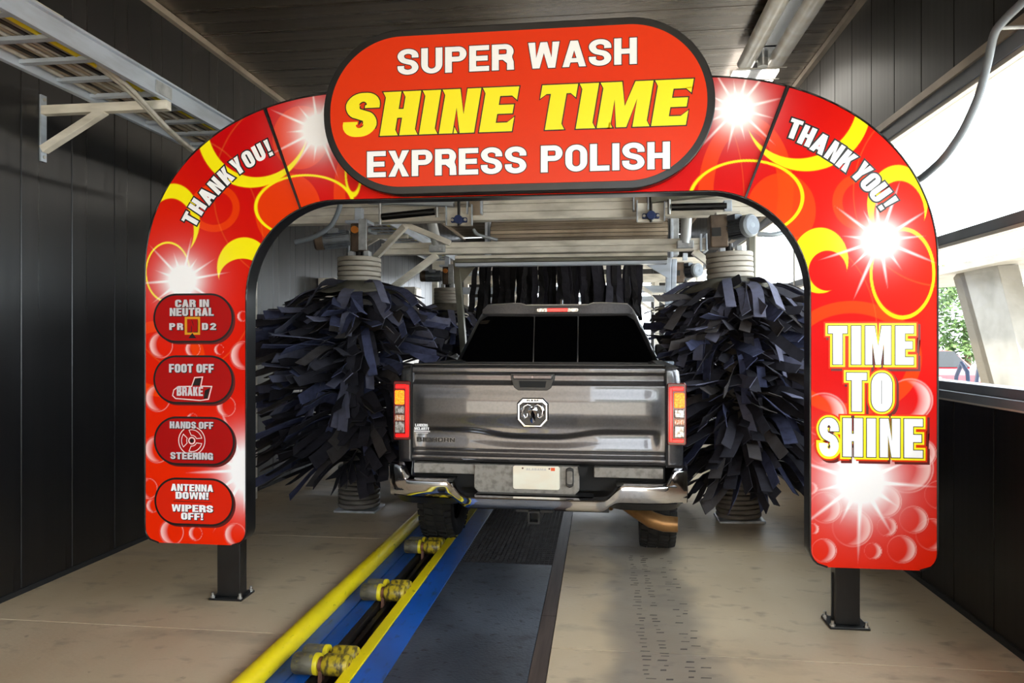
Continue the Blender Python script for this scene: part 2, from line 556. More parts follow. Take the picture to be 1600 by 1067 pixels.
for i, m in enumerate(cols):
    x0 = -3.31 + i * 0.0365
    pts = []
    ph = random.uniform(0, 6)
    for k in range(60):
        yk = 1.6 + k * 0.27
        pts.append((x0 + 0.002 * math.sin(yk * 1.3 + ph), yk, 3.300 + 0.006 * math.sin(yk * 2.1 + ph)))
    o = MB().tube(pts, 0.013 if i % 3 else 0.016, 8).build('cable', m, smooth=60)
    tag(o, '%s cable lying lengthwise in the ladder tray, number %s from the wall' % (names[m], ['one', 'two', 'three', 'four', 'five', 'six', 'seven', 'eight', 'nine', 'ten', 'eleven', 'twelve'][i]), 'cable', 'cables in the tray')
for k, dx in enumerate((0, 0.03)):
    p = [(-2.98 + dx, 3.9, 3.30), (-2.96 + dx, 4.15, 3.25), (-2.93 + dx * .7, 4.32, 3.17), (-2.92 + dx * .6, 4.55, 3.08), (-2.92 + dx * .6, 4.85, 3.02), (-2.94 + dx, 5.3, 3.00), (-2.98 + dx, 6.2, 3.02)]
    q = []
    for j in range(len(p) - 1):
        for t in range(6):
            q.append(Vector(p[j]).lerp(Vector(p[j + 1]), t / 6))
    q.append(Vector(p[-1]))
    for _ in range(6):
        q = [q[0]] + [(q[i - 1] + q[i] * 2 + q[i + 1]) / 4 for i in range(1, len(q) - 1)] + [q[-1]]
    o = MB().tube(q, 0.015, 8).build('drop_cable', 'wire_grey', smooth=60)
    tag(o, ['pale grey cable drooping out of the tray past the bracket, left of its pair', 'pale grey cable drooping out of the tray past the bracket, right of its pair'][k], 'cable', 'cables drooping from the tray')
jb = thing('junction_box', 'beige junction box standing in the cable tray at the left edge', 'junction box', (-2.98, 3.45, 3.316))
MB().box(-3.14, -2.90, 3.05, 3.58, 3.30, 3.42).build('case', 'box_beige', jb, bevel=0.006)
MB().box(-3.13, -2.91, 3.57, 3.585, 3.31, 3.41).build('lid', 'wire_taupe', jb, bevel=0.003)

# ================================================================ strip lights under the ceiling
mat('lens', c(244, 240, 232), 0.2, 0.0, 0.6, noise=((2, 6, 2), c(224, 212, 194), 0.4, 0.7))
mat('lens_added_glow', c(244, 240, 232), 0.3, emit=3.4, ecol=(1.0, 0.95, 0.86))  # glow added on the hidden inner strip lights to brighten the gantry
mat('lamp_reflector', c(170, 172, 176), 0.2, 0.7)
for (ya, yb, lab) in ((4.3, 7.42, 'twin-tube strip light under the ceiling, end nearest seen above the arch'), (7.62, 10.9, 'twin-tube strip light under the ceiling, next one in behind the arch, glow added to brighten the tunnel'), (11.1, 14.3, 'unseen twin-tube strip light furthest in, added with its glow to brighten the tunnel')):
    l = thing('strip_light', lab, 'ceiling light', (1.59, (ya + yb) / 2, 4.30), group='ceiling strip lights')
    MB().box(1.50, 1.68, ya, yb, 4.44, ZC).build('housing', 'lamp_reflector', l, bevel=0.006)
    for xc in (1.445, 1.735):
        pr = [(0.085 * math.cos(a), 0.075 * math.sin(a)) for a in [math.pi + math.pi * k / 10 for k in range(11)]]
        m = MB()
        m.prism([(xc + px, 4.44 + pz) for px, pz in pr], ya, yb)
        m.build('lens', 'lens' if ya < 5 else 'lens_added_glow', l, smooth=40)
    for yy in (ya + 0.06, yb - 0.06):
        MB().box(1.35, 1.83, yy - 0.012, yy + 0.012, 4.357, 4.364).build('end_clip', 'frame_light', l)
    MB().cyl((1.59, yb - 0.10, 4.36), (1.59, yb - 0.10, 4.44), 0.05, n=16).build('cable_gland', 'zinc_bolt', l, smooth=40)
    for yy in (ya + 0.4, yb - 0.4):
        MB().box(1.40, 1.78, yy - 0.02, yy + 0.02, 4.44, ZC).build('hanger', 'galv', l)

# ================================================================ hose by the window
pts = [(2.10, 3.5, 3.38), (2.037, 3.75, 3.298), (2.009, 3.85, 3.264), (1.988, 3.92, 3.225), (1.987, 3.98, 3.085), (1.967, 4.02, 2.934), (1.926, 4.1, 2.774), (1.875, 4.2, 2.654), (1.862, 4.45, 2.602), (1.862, 4.7, 2.600)]
q = []
for j in range(len(pts) - 1):
    for t in range(5):
        q.append(Vector(pts[j]).lerp(Vector(pts[j + 1]), t / 5))
q.append(Vector(pts[-1]))
for _ in range(3):
    q = [q[0]] + [(q[i - 1] + q[i] * 2 + q[i + 1]) / 4 for i in range(1, len(q) - 1)] + [q[-1]]
hose = thing('air_hose', 'grey hose hanging in a loop in front of the right window', 'hose', (2.0, 4.2, 2.5))
MB().tube(q, 0.021, 12).build('hose_line', 'hose_grey', hose, smooth=60)
h0 = Vector((2.087, 3.98, 3.42))
MB().cyl((1.99, 3.90, 3.235), (2.18, 3.90, 3.235), 0.010, n=8).build('clamp', 'galv', hose)

# ================================================================ conveyor in the floor
mat('yellow_paint', c(232, 208, 14), 0.38, 0, 0.5, noise=[((2, 1.2, 2), c(206, 188, 22), 0.45, 0.7), ((30, 14, 30), c(84, 76, 20), 0.66, 0.78)])
mat('blue_paint', c(16, 74, 152), 0.35, 0, 0.5, noise=[((3, 1.5, 3), c(12, 56, 116), 0.42, 0.66), ((24, 8, 24), c(30, 40, 56), 0.58, 0.75)])
mat('dark_steel', c(48, 44, 42), 0.42, 0.5, noise=((20, 3, 20), c(28, 25, 24), 0.4, 0.7))
mat('grease', c(14, 13, 12), 0.3, 0.1)
mat('cover_plate', c(82, 88, 98), 0.42, 0.25, 0.5, noise=[((1.6, 1.0, 1), c(52, 58, 68), 0.38, 0.62), ((5, 8, 5), c(50, 54, 62), 0.55, 0.7), ((14, 22, 14), c(26, 28, 32), 0.60, 0.68)], bump=((60, 60, 60), 0.12))
mat('drain_strip', c(84, 70, 64), 0.5, 0.35, noise=[((30, 1.5, 10), c(62, 50, 46), 0.4, 0.66)])
mat('grate_steel', c(52, 52, 56), 0.5, 0.4, noise=((12, 12, 12), c(36, 34, 34), 0.4, 0.7))
mat('rust', c(116, 74, 56), 0.6, 0.2, noise=((20, 20, 20), c(78, 50, 40), 0.4, 0.65))
mat('roller_yellow', c(172, 150, 30), 0.4, 0, 0.5, noise=[((40, 22, 22), c(72, 62, 32), 0.44, 0.60), ((14, 40, 40), c(52, 48, 40), 0.58, 0.7)])
mat('roller_worn', c(92, 88, 74), 0.5, 0, 0.5, noise=[((40, 24, 24), c(128, 116, 40), 0.56, 0.66), ((14, 40, 40), c(58, 54, 48), 0.5, 0.7)])
mat('roller_yellow_rim', c(214, 196, 30), 0.4)

cv = thing('floor_conveyor', 'yellow and blue wheel conveyor track let into the concrete floor', 'conveyor', (-1.4, 3.0, 0))
CY0, CY1 = Y0 + 0.05, 19.0
# guide pipe: two lengths butted at Y 4.42
for ya, yb in ((CY0, 4.395), (4.40, CY1)):
    m = MB()
    m.cyl((-1.655, ya, 0.035), (-1.655, yb, 0.035), 0.056 if yb < 5 else 0.053, n=24)
    m.build('guide_pipe', 'yellow_paint', cv, smooth=40, label='fat yellow guide pipe')
m = MB().box(-1.70, -1.52, CY0, CY1, -0.06, 0.0)
m.build('deck_plate', 'blue_paint', cv, bevel=0.002)
MB().box(-1.512, -1.425, CY0, CY1, -0.06, 0.0).build('deck_plate', 'blue_paint', cv, bevel=0.002)
MB().box(-1.70, -1.425, CY0, CY1, -0.12, -0.062).build('deck_underside', 'grease', cv)
MB().box(-1.424, -1.385, CY0, CY1, -0.10, -0.004).build('slot_edge', 'dark_steel', cv, bevel=0.003)
MB().box(-1.352, -1.325, CY0, CY1, -0.10, -0.012).build('slot_edge', 'dark_steel', cv, bevel=0.003)
MB().box(-1.72, -1.05, CY0, CY1, -0.22, -0.20).build('trough_bottom', 'grease', cv)
MB().box(-1.325, -1.225, CY0, CY1, -0.06, -0.03).build('return_deck', 'grease', cv)
m = MB()
m.prism([(-1.235, -0.10), (-1.17, -0.10), (-1.17, 0.055), (-1.235, 0.055)], CY0, CY1)
m.build('guard_rail', 'yellow_paint', cv, bevel=0.004, label='narrow yellow rail')
m = MB()
m.prism([(-1.169, -0.10), (-1.045, -0.10), (-1.045, 0.004), (-1.169, 0.050)], CY0, CY1)
m.build('guard_slope', 'blue_paint', cv, bevel=0.003)
# chain links in the slot
lk = MB()
pth = []
for k in range(16):
    t = 2 * math.pi * k / 16
    pth.append((0.012 * math.cos(t), 0.030 * math.cos(t) * 0 + (0.030 if math.sin(t) > 0 else -0.030) * abs(math.sin(t)) ** 0.5, 0))
lk.tube(pth, 0.005, 6, closed=True)
lme = lk.mesh('chain_link', 'dark_steel', 60)
yy = 3.0
kk = 0
while yy < 7.6:
    o = inst('chain_link', lme, cv, (-1.368 + 1.4, yy - 3.0, -0.045), (0, math.pi / 2 * (kk % 2), 0))
    yy += 0.048
    kk += 1
# push rollers
def roller_mesh(r, w, n=28):
    return [(0.012, -w / 2), (r * 0.86, -w / 2), (r, -w / 2 + 0.012), (r, w / 2 - 0.012), (r * 0.86, w / 2), (0.012, w / 2)]
RY = [(3.40, 'yellow push roller dolly on the conveyor, nearest the camera'), (4.42, 'yellow push roller dolly on the conveyor, middle of the three'), (5.44, 'yellow push roller dolly right behind the left rear truck tyre')]
for (y, lab) in RY:
    d = thing('push_roller', lab, 'roller', (-1.365, y, 0), group='conveyor push rollers')
    for (yo, r, zz) in ((0, 0.052, 0.056), (0.125, 0.047, 0.050)):
        MB().lathe(roller_mesh(r, 0.125), (-1.445, y + yo, zz), 'x').build('roller', 'roller_worn', d, smooth=40)
        MB().lathe(roller_mesh(r * 1.01, 0.128), (-1.290, y + yo, zz), 'x').build('roller', 'roller_yellow', d, smooth=40)
        MB().lathe([(r * 0.4, -0.016), (r * 0.98, -0.016), (r * 1.03, 0), (r * 0.98, 0.012), (r * 0.4, 0.012)], (-1.389, y + yo, zz), 'x').build('rim', 'roller_yellow_rim', d, smooth=40)
        MB().cyl((-1.51, y + yo, zz), (-1.225, y + yo, zz), 0.014, n=12).build('axle', 'rust', d, smooth=40)
    MB().cyl((-1.378, y, 0.056), (-1.352, y, 0.056), 0.036, n=20).bar((-1.365, y, 0.05), (-1.365, y - 0.02, -0.06), 0.022, 0.04, (0, 1, 0)).bar((-1.365, y, 0.05), (-1.365, y + 0.125, 0.045), 0.022, 0.035).build('hub', 'rust', d, bevel=0.003, smooth=40)

# cover plates, grating and drain strip beside the conveyor
cp = thing('cover_plates', 'worn blue-grey steel cover plate beside the yellow rail', 'floor plate', (-0.7, 4.0, 0))
ed = [CY0, 0.6, 2.95, 5.28]
for ya, yb in zip(ed[:-1], ed[1:]):
    MB().box(-1.044, -0.353, ya + 0.002, yb - 0.002, -0.02, 0.002).build('plate', 'cover_plate', cp, bevel=0.001)
MB().box(-1.05, -0.27, CY0, CY1, -0.25, -0.21).build('pit_bottom', 'grease', cp)
gr = thing('floor_grating', 'dark steel floor grating under the rear of the truck', 'grating', (-0.7, 5.3, 0))
m = MB()
x = -1.042
while x < -0.352:
    m.box(x, x + 0.006, 5.283, 9.4, -0.03, 0.0)
    x += 0.0345
m.build('bearing_bars', 'grate_steel', gr, kind='stuff')
m = MB()
y = 5.285
while y < 9.4:
    m.box(-1.042, -0.352, y, y + 0.007, -0.022, 0.002)
    y += 0.05
m.build('cross_bars', 'grate_steel', gr, kind='stuff')
MB().box(-1.044, -0.353, 9.41, CY1, -0.02, 0.002).build('rear_plate', 'cover_plate', gr)
ds = thing('drain_strip', 'narrow brown steel strip along the cover plate edge', 'drain strip', (-0.31, 4, 0))
ed = [CY0, 1.4, 4.3, 7.2, 10.1, 13.0, CY1]
for ya, yb in zip(ed[:-1], ed[1:]):
    MB().box(-0.350, -0.264, ya + 0.001, yb - 0.001, -0.03, 0.003).build('plate', 'drain_strip', ds, bevel=0.001)

# ================================================================ lettering outlines
def arc(cx, cy, rx, ry, a0, a1, n=8):
    return [(cx + rx * math.cos(math.radians(a0 + (a1 - a0) * k / n)), cy + ry * math.sin(math.radians(a0 + (a1 - a0) * k / n))) for k in range(n + 1)]

def stroke(path, sx, sy):
    """centre line to outline; thickness sx where it runs upright, sy where it runs flat"""
    L, R = [], []
    m = len(path)
    for k in range(m):
        a, b = path[max(k - 1, 0)], path[min(k + 1, m - 1)]
        dx, dy = b[0] - a[0], b[1] - a[1]
        l = math.hypot(dx, dy) or 1
        nx, ny = -dy / l, dx / l
        t = 0.5 * (sx * abs(nx) ** 1.5 + sy * abs(ny) ** 1.5) / max(abs(nx) ** 1.5 + abs(ny) ** 1.5, 1e-6)
        L.append((path[k][0] + nx * t, path[k][1] + ny * t))
        R.append((path[k][0] - nx * t, path[k][1] - ny * t))
    return L + R[::-1]

def glyph(ch, w, sx, sy, rr=0.30):
    """outlines of one capital in a box w x 1 -> list of groups [outer, hole, ...]"""
    r = min(rr, w / 2 - 0.01)
    ri = max(r - min(sx, sy), 0.02)
    ri = min(ri, (w - 2 * sx) / 2 - 0.005) if w > 2 * sx + 0.02 else 0.01
    if ch == 'I': return [[[(0, 0), (sx, 0), (sx, 1), (0, 1)]]]
    if ch == 'L': return [[[(0, 0), (w, 0), (w, sy), (sx, sy), (sx, 1), (0, 1)]]]
    if ch == 'T': return [[[(w / 2 - sx / 2, 0), (w / 2 + sx / 2, 0), (w / 2 + sx / 2, 1 - sy), (w, 1 - sy), (w, 1), (0, 1), (0, 1 - sy), (w / 2 - sx / 2, 1 - sy)]]]
    if ch == 'E':
        m = sy / 2
        return [[[(0, 0), (w, 0), (w, sy), (sx, sy), (sx, .5 - m), (w * .93, .5 - m), (w * .93, .5 + m), (sx, .5 + m), (sx, 1 - sy), (w, 1 - sy), (w, 1), (0, 1)]]]
    if ch == 'F':
        m = sy / 2
        return [[[(0, 0), (sx, 0), (sx, .47 - m), (w * .92, .47 - m), (w * .92, .47 + m), (sx, .47 + m), (sx, 1 - sy), (w, 1 - sy), (w, 1), (0, 1)]]]
    if ch == 'H':
        m = sy / 2
        return [[[(0, 0), (sx, 0), (sx, .5 - m), (w - sx, .5 - m), (w - sx, 0), (w, 0), (w, 1), (w - sx, 1), (w - sx, .5 + m), (sx, .5 + m), (sx, 1), (0, 1)]]]
    if ch == 'N':
        d = sx * 0.95
        return [[[(0, 0), (sx * .9, 0), (sx * .9, .58), (w - d, 0), (w, 0), (w, 1), (w - sx * .9, 1), (w - sx * .9, .42), (d, 1), (0, 1)]]]
    if ch == 'M':
        s2 = min(sx, w * .27)
        return [[[(0, 0), (s2, 0), (s2, .62), (w / 2 - s2 * .38, 0), (w / 2 + s2 * .38, 0), (w - s2, .62), (w - s2, 0), (w, 0), (w, 1), (w - s2 * 1.35, 1), (w / 2, .46), (s2 * 1.35, 1), (0, 1)]]]
    if ch == 'W':
        s2 = min(sx, w * .23)
        q = w * .25
        return [[[(q - s2 * .5, 0), (q + s2 * .5, 0), (w / 2, .58), (w - q - s2 * .5, 0), (w - q + s2 * .5, 0), (w, 1), (w - s2, 1), (w - q - s2 * .02, .40), (w / 2 + s2 * .48, 1), (w / 2 - s2 * .48, 1), (q + s2 * .02, .40), (s2, 1), (0, 1)]]]
    if ch == 'V':
        return [[[(w / 2 - sx * .5, 0), (w / 2 + sx * .5, 0), (w, 1), (w - sx, 1), (w / 2, .35), (sx, 1), (0, 1)]]]
    if ch == 'A':
        t = sx * 1.05
        k = w / 2 - t / 2
        b0, b1 = .17, .17 + sy * .85
        f = lambda yy: sx * .95 + yy * k
        ap = (w / 2 - sx * .95) / k if k > 0.01 else 0
        out = [(0, 0), (sx * .95, 0), (f(b0), b0), (w - f(b0), b0), (w - sx * .95, 0), (w, 0), (w / 2 + t / 2, 1), (w / 2 - t / 2, 1)]
        g = [out]
        if ap > b1 + 0.06:
            g.append([(f(b1), b1), (w / 2, ap), (w - f(b1), b1)])
        return [g]
    if ch == 'K':
        return [[[(0, 0), (sx, 0), (sx, .30), (sx * 1.28, .40), (w - sx * 1.08, 0), (w, 0), (sx * 1.28 + (w - sx * 1.28) * .40, .60), (w * .98, 1), (w - sx * 1.10, 1), (sx, .58), (sx, 1), (0, 1)]]]
    if ch == 'X':
        q = sx * 1.05
        return [[[(0, 0), (q, 0), (w / 2, .34), (w - q, 0), (w, 0), (w / 2 + q * .52, .5), (w, 1), (w - q, 1), (w / 2, .66), (q, 1), (0, 1), (w / 2 - q * .52, .5)]]]
    if ch == 'Y':
        return [[[(w / 2 - sx / 2, 0), (w / 2 + sx / 2, 0), (w / 2 + sx / 2, .40), (w, 1), (w - sx, 1), (w / 2, .58), (sx, 1), (0, 1), (w / 2 - sx / 2, .40)]]]
    if ch == 'O':
        return [[rrect(0, w, 0, 1, r), rrect(sx, w - sx, sy, 1 - sy, ri)[::-1]]]
    if ch == 'D':
        out = [(0, 0)] + arc(w - r, r, r, r, -90, 0) + arc(w - r, 1 - r, r, r, 0, 90) + [(0, 1)]
        ins = [(sx, sy)] + arc(w - sx - ri, sy + ri, ri, ri, -90, 0, 6) + arc(w - sx - ri, 1 - sy - ri, ri, ri, 0, 90, 6) + [(sx, 1 - sy)]
        return [[out, ins[::-1]]]
    if ch in 'PRB':
        lo = .42 if ch != 'B' else .48
        rp = min(r, (1 - lo) / 2)
        rq = max(rp - sy, .02)
        hole = [(sx, lo + sy)] + arc(w - sx - rq * .6, lo + sy + rq * .5, rq * .6, rq * .5, -90, 0, 4) + arc(w - sx - rq * .6, 1 - sy - rq * .5, rq * .6, rq * .5, 0, 90, 4) + [(sx, 1 - sy)]
        if ch == 'P':
            out = [(0, 0), (sx, 0), (sx, lo)] + arc(w - rp, lo + rp, rp, rp, -90, 0) + arc(w - rp, 1 - rp, rp, rp, 0, 90) + [(0, 1)]
            return [[out, hole[::-1]]]
        if ch == 'R':
            out = [(0, 0), (sx, 0), (sx, lo - .02), (w * .5, lo - .02), (w - sx * .95, lo * .62), (w - sx * .95, 0), (w * 1.02, 0), (w, lo * .75), (w * .93, lo + .07)] + arc(w - rp, lo + rp, rp, rp, -30, 0, 4) + arc(w - rp, 1 - rp, rp, rp, 0, 90) + [(0, 1)]
            return [[out, hole[::-1]]]
        out = [(0, 0)] + arc(w - .22, .22, .22, .22, -90, 0) + [(w, .36), (w * .90, .52)] + arc(w * .95 - .2, .8, .2, .2, 0, 90) + [(0, 1)]
        h2 = [(sx, sy), (w - sx, sy), (w - sx, .5 - sy * .45), (sx, .5 - sy * .45)]
        h1 = [(sx, .5 + sy * .45), (w * .92 - sx, .5 + sy * .45), (w * .92 - sx, 1 - sy), (sx, 1 - sy)]
        return [[out, h1[::-1], h2[::-1]]]
    if ch == 'U':
        return [[[(0, 1)] + arc(r, r, r, r, 180, 270) + arc(w - r, r, r, r, 270, 360) + [(w, 1), (w - sx, 1)] + arc(w - sx - ri, sy + ri, ri, ri, 360, 270, 5) + arc(sx + ri, sy + ri, ri, ri, 270, 180, 5) + [(sx, 1)]]]
    if ch in 'CG':
        top = [(w, .62)] + arc(w - r, 1 - r, r, r, 0, 90) + arc(r, 1 - r, r, r, 90, 180) + arc(r, r, r, r, 180, 270)
        end = arc(sx + ri, sy + ri, ri, ri, 270, 180, 5) + arc(sx + ri, 1 - sy - ri, ri, ri, 180, 90, 5) + arc(w - sx - ri, 1 - sy - ri, ri, ri, 90, 0, 5) + [(w - sx, .62)]
        if ch == 'C':
            return [[top + arc(w - r, r, r, r, 270, 360) + [(w, .38), (w - sx, .38)] + arc(w - sx - ri, sy + ri, ri, ri, 360, 270, 5) + end]]
        return [[top + [(w, 0), (w, .53), (w * .52, .53), (w * .52, .53 - sy * .8), (w - sx, .53 - sy * .8), (w - sx, sy + ri * .4), (w - sx - ri * .6, sy)] + end]]
    if ch == 'S':
        rx = w / 2 - sx / 2
        ry = .27 - sy / 2 + .005
        p = [(w - sx / 2, .655)] + arc(w / 2, .73, rx, ry, 0, 180, 14) + arc(w / 2, .735, rx, .735 - .5 - .01, 185, 245, 6)
        q = [(w - x, 1 - yy) for x, yy in p][::-1]
        return [[stroke(p + q, sx, sy)]]
    if ch == '2':
        p = [(sx / 2, .68)] + arc(w / 2, .70, w / 2 - sx / 2, .30 - sy / 2, 175, -35, 12) + [(sx * .6, sy * 1.0)]
        return [[stroke(p, sx, sy)], [[(0, 0), (w, 0), (w, sy), (0, sy)]]]
    if ch == '!':
        return [[[(sx * .18, .30), (sx * .82, .30), (sx, 1), (0, 1)]], [[(sx * .05, 0), (sx * .95, 0), (sx * .95, .21), (sx * .05, .21)]]]
    return []

NARROW = {'I': 0, '!': 0}
def word(txt, sx=.30, sy=.20, wd=.62, gap=.07, rr=.30, space=.35):
    """[(letter groups, x offset)] and total width in cap heights"""
    out, x = [], 0
    for ch in txt:
        if ch == ' ':
            x += space
            continue
        w = {'I': sx, '!': sx, 'M': wd * 1.32, 'W': wd * 1.42, 'A': wd * 1.06, 'L': wd * .88, 'F': wd * .9, 'E': wd * .92, 'T': wd * .98}.get(ch, wd)
        out.append((glyph(ch, w, sx, sy, rr), x, w))
        x += w + gap
    return out, x - gap

def place(letters, total, x0, x1, z0, z1, slant=0.0, rise=0.0):
    """fit a word into a box on the sign face"""
    k, h = (x1 - x0) / total, z1 - z0
    res = []
    for gl, xo, w in letters:
        for g in gl:
            res.append([[(x0 + (px + xo) * k + slant * pz * h, z0 + pz * h) for px, pz in con] for con in g])
    return res

def area(con):
    return sum(con[i - 1][0] * con[i][1] - con[i][0] * con[i - 1][1] for i in range(len(con))) / 2

def grow(cons, d):
    """push every outline outward by d (holes shrink)"""
    res = []
    for g in cons:
        ng = []
        for gi, con in enumerate(g):
            pts = [con[0]]
            for p in con[1:]:
                if math.hypot(p[0] - pts[-1][0], p[1] - pts[-1][1]) > 1e-6:
                    pts.append(p)
            if math.hypot(pts[0][0] - pts[-1][0], pts[0][1] - pts[-1][1]) < 1e-6:
                pts.pop()
            a = area(pts)
            if (gi == 0) != (a > 0):
                pts = pts[::-1]
            m = len(pts)
            new = []
            for i in range(m):
                p0, p1, p2 = pts[i - 1], pts[i], pts[(i + 1) % m]
                d1 = (p1[0] - p0[0], p1[1] - p0[1]); l1 = math.hypot(*d1)
                d2 = (p2[0] - p1[0], p2[1] - p1[1]); l2 = math.hypot(*d2)
                n1 = (d1[1] / l1, -d1[0] / l1); n2 = (d2[1] / l2, -d2[0] / l2)
                bx, bz = n1[0] + n2[0], n1[1] + n2[1]
                q = bx * bx + bz * bz
                sc = min(2 * d / q, 2.2 * abs(d)) if q > 1e-6 else d
                if q > 1e-6:
                    L_ = math.sqrt(q)
                    sc = min(2 / q * L_, 1.8) * d / L_
                new.append((p1[0] + bx * sc, p1[1] + bz * sc))
            if gi and area(new) > -1e-6:
                continue
            ng.append(new)
        res.append(ng)
    return res

# ================================================================ the arch
mat('sign_orange', c(224, 54, 14), 0.3, 0, 0.25, emit=0.04, noise=((1.5, 1, 1.5), c(227, 57, 15), 0.4, 0.7))  # faint glow added here and on the letters to lift the sign
mat('letter_white', c(250, 250, 252), 0.35, emit=0.05)
mat('letter_yellow', c(252, 236, 24), 0.35, emit=0.05)
mat('letter_grey', c(214, 210, 214), 0.35)
mat('button_red', c(176, 12, 12), 0.3, 0, 0.25)
mat('amber_print', c(226, 158, 24), 0.35)
attr_mat('arch_print', 0.32, 0.0, 0.05)

AX, AF, AB = -0.512, 4.280, 4.405      # centre line, front face, back face
HO, HI, ZB = 2.390, 1.704, 0.362       # outer and inner half width, bottom edge
def arch_out(t):
    """t 0..1 from the left foot over the top to the right foot, outer edge -> (x, z)"""
    return arch_edge(t, HO, 2.08, 1.02, 3.195, 2.15)
def arch_in(t):
    return arch_edge(t, HI, 1.92, 1.12, 2.525, 2.0)
def arch_edge(t, half, zs, xs, zt, n):
    s = 1 if t > .5 else -1
    u = 1 - abs(t - .5) * 2        # 0 at the foot, 1 at the crown
    if u < .40:
        return (AX + s * half, ZB + (zs - ZB) * u / .40)
    if u < .80:
        a = (u - .40) / .40 * math.pi / 2
        return (AX + s * (xs + (half - xs) * math.cos(a) ** (2 / n)), zs + (zt - zs) * math.sin(a) ** (2 / n))
    return (AX + s * xs * (1 - (u - .80) / .20), zt)

# ---- the printed picture on the face
CRES = [((-2.176, 2.994, 0.37, 0.375), (-2.138, 3.033, 0.339, 0.35)), ((-2.711, 2.421, 0.183, 0.237), (-2.724, 2.356, 0.157, 0.209)), ((-2.231, 2.116, 0.179, 0.19), (-2.244, 2.048, 0.153, 0.125)), ((1.178, 2.982, 0.344, 0.356), (1.133, 3.031, 0.32, 0.334)), ((1.663, 2.428, 0.16, 0.216), (1.673, 2.363, 0.136, 0.195)), ((1.245, 2.113, 0.154, 0.186), (1.287, 2.054, 0.105, 0.116))]
RINGS = [(-1.835, 2.495, 0.317, 0.192, 0.0061), (-2.746, 2.094, 0.149, 0.188, 0.0046), (0.834, 2.477, 0.316, 0.219, 0.0061), (1.69, 2.034, 0.167, 0.249, 0.0061), (-1.516, 2.693, 0.049, 0.135, 0.0057)]
ORANGE = [(-2.429, 2.496, 0.172, 0.154, 0.121, 0.105), (-1.94, 2.465, 0.218, 0.24, 0.0, 0.0), (-1.856, 2.923, 0.188, 0.2, 0.001, 0.0), (1.467, 2.444, 0.156, 0.164, 0.097, 0.109), (1.03, 2.399, 0.195, 0.221, 0.0, 0.0), (0.834, 2.514, 0.269, 0.445, 0.179, 0.352), (-1.361, 2.57, 0.284, 0.433, 0.204, 0.354), (1.415, 1.554, 0.381, 0.328, 0.305, 0.255), (-2.798, 1.541, 0.308, 0.246, 0.22, 0.172)]
STARS = [(-2.645, 2.04, 0.113, 0.319), (-1.743, 2.966, 0.117, 0.339), (0.787, 2.997, 0.108, 0.315), (1.571, 2.224, 0.089, 0.344), (1.467, 0.856, 0.152, 0.436), (-2.214, 0.837, 0.103, 0.444)]
BUBBLES = [(1.422, 0.593, 0.111), (1.268, 0.457, 0.069), (1.533, 0.463, 0.048), (1.687, 0.479, 0.08), (1.751, 0.647, 0.078), (1.608, 0.603, 0.055), (1.595, 0.747, 0.093), (1.276, 0.702, 0.091), (1.21, 0.579, 0.032), (1.85, 0.567, 0.091), (1.887, 0.791, 0.081), (1.714, 0.938, 0.143), (1.199, 0.81, 0.035), (1.731, 1.32, 0.122), (1.266, 1.232, 0.126), (1.792, 1.022, 0.081), (1.259, 1.019, 0.07), (-2.794, 1.627, 0.084), (-2.236, 1.563, 0.09), (-2.398, 1.599, 0.034), (-2.244, 1.809, 0.034), (-2.576, 1.603, 0.052), (-2.816, 1.287, 0.088), (-2.351, 1.239, 0.065), (-2.82, 0.959, 0.088), (-2.72, 0.433, 0.083), (-2.558, 0.43, 0.047), (-2.291, 0.431, 0.073), (-2.882, 0.707, 0.067), (-2.851, 0.597, 0.044), (-2.58, 1.155, 0.039)]
def ed(x, z, e):
    return np.sqrt(((x - e[0]) / e[2]) ** 2 + ((z - e[1]) / e[3]) ** 2)

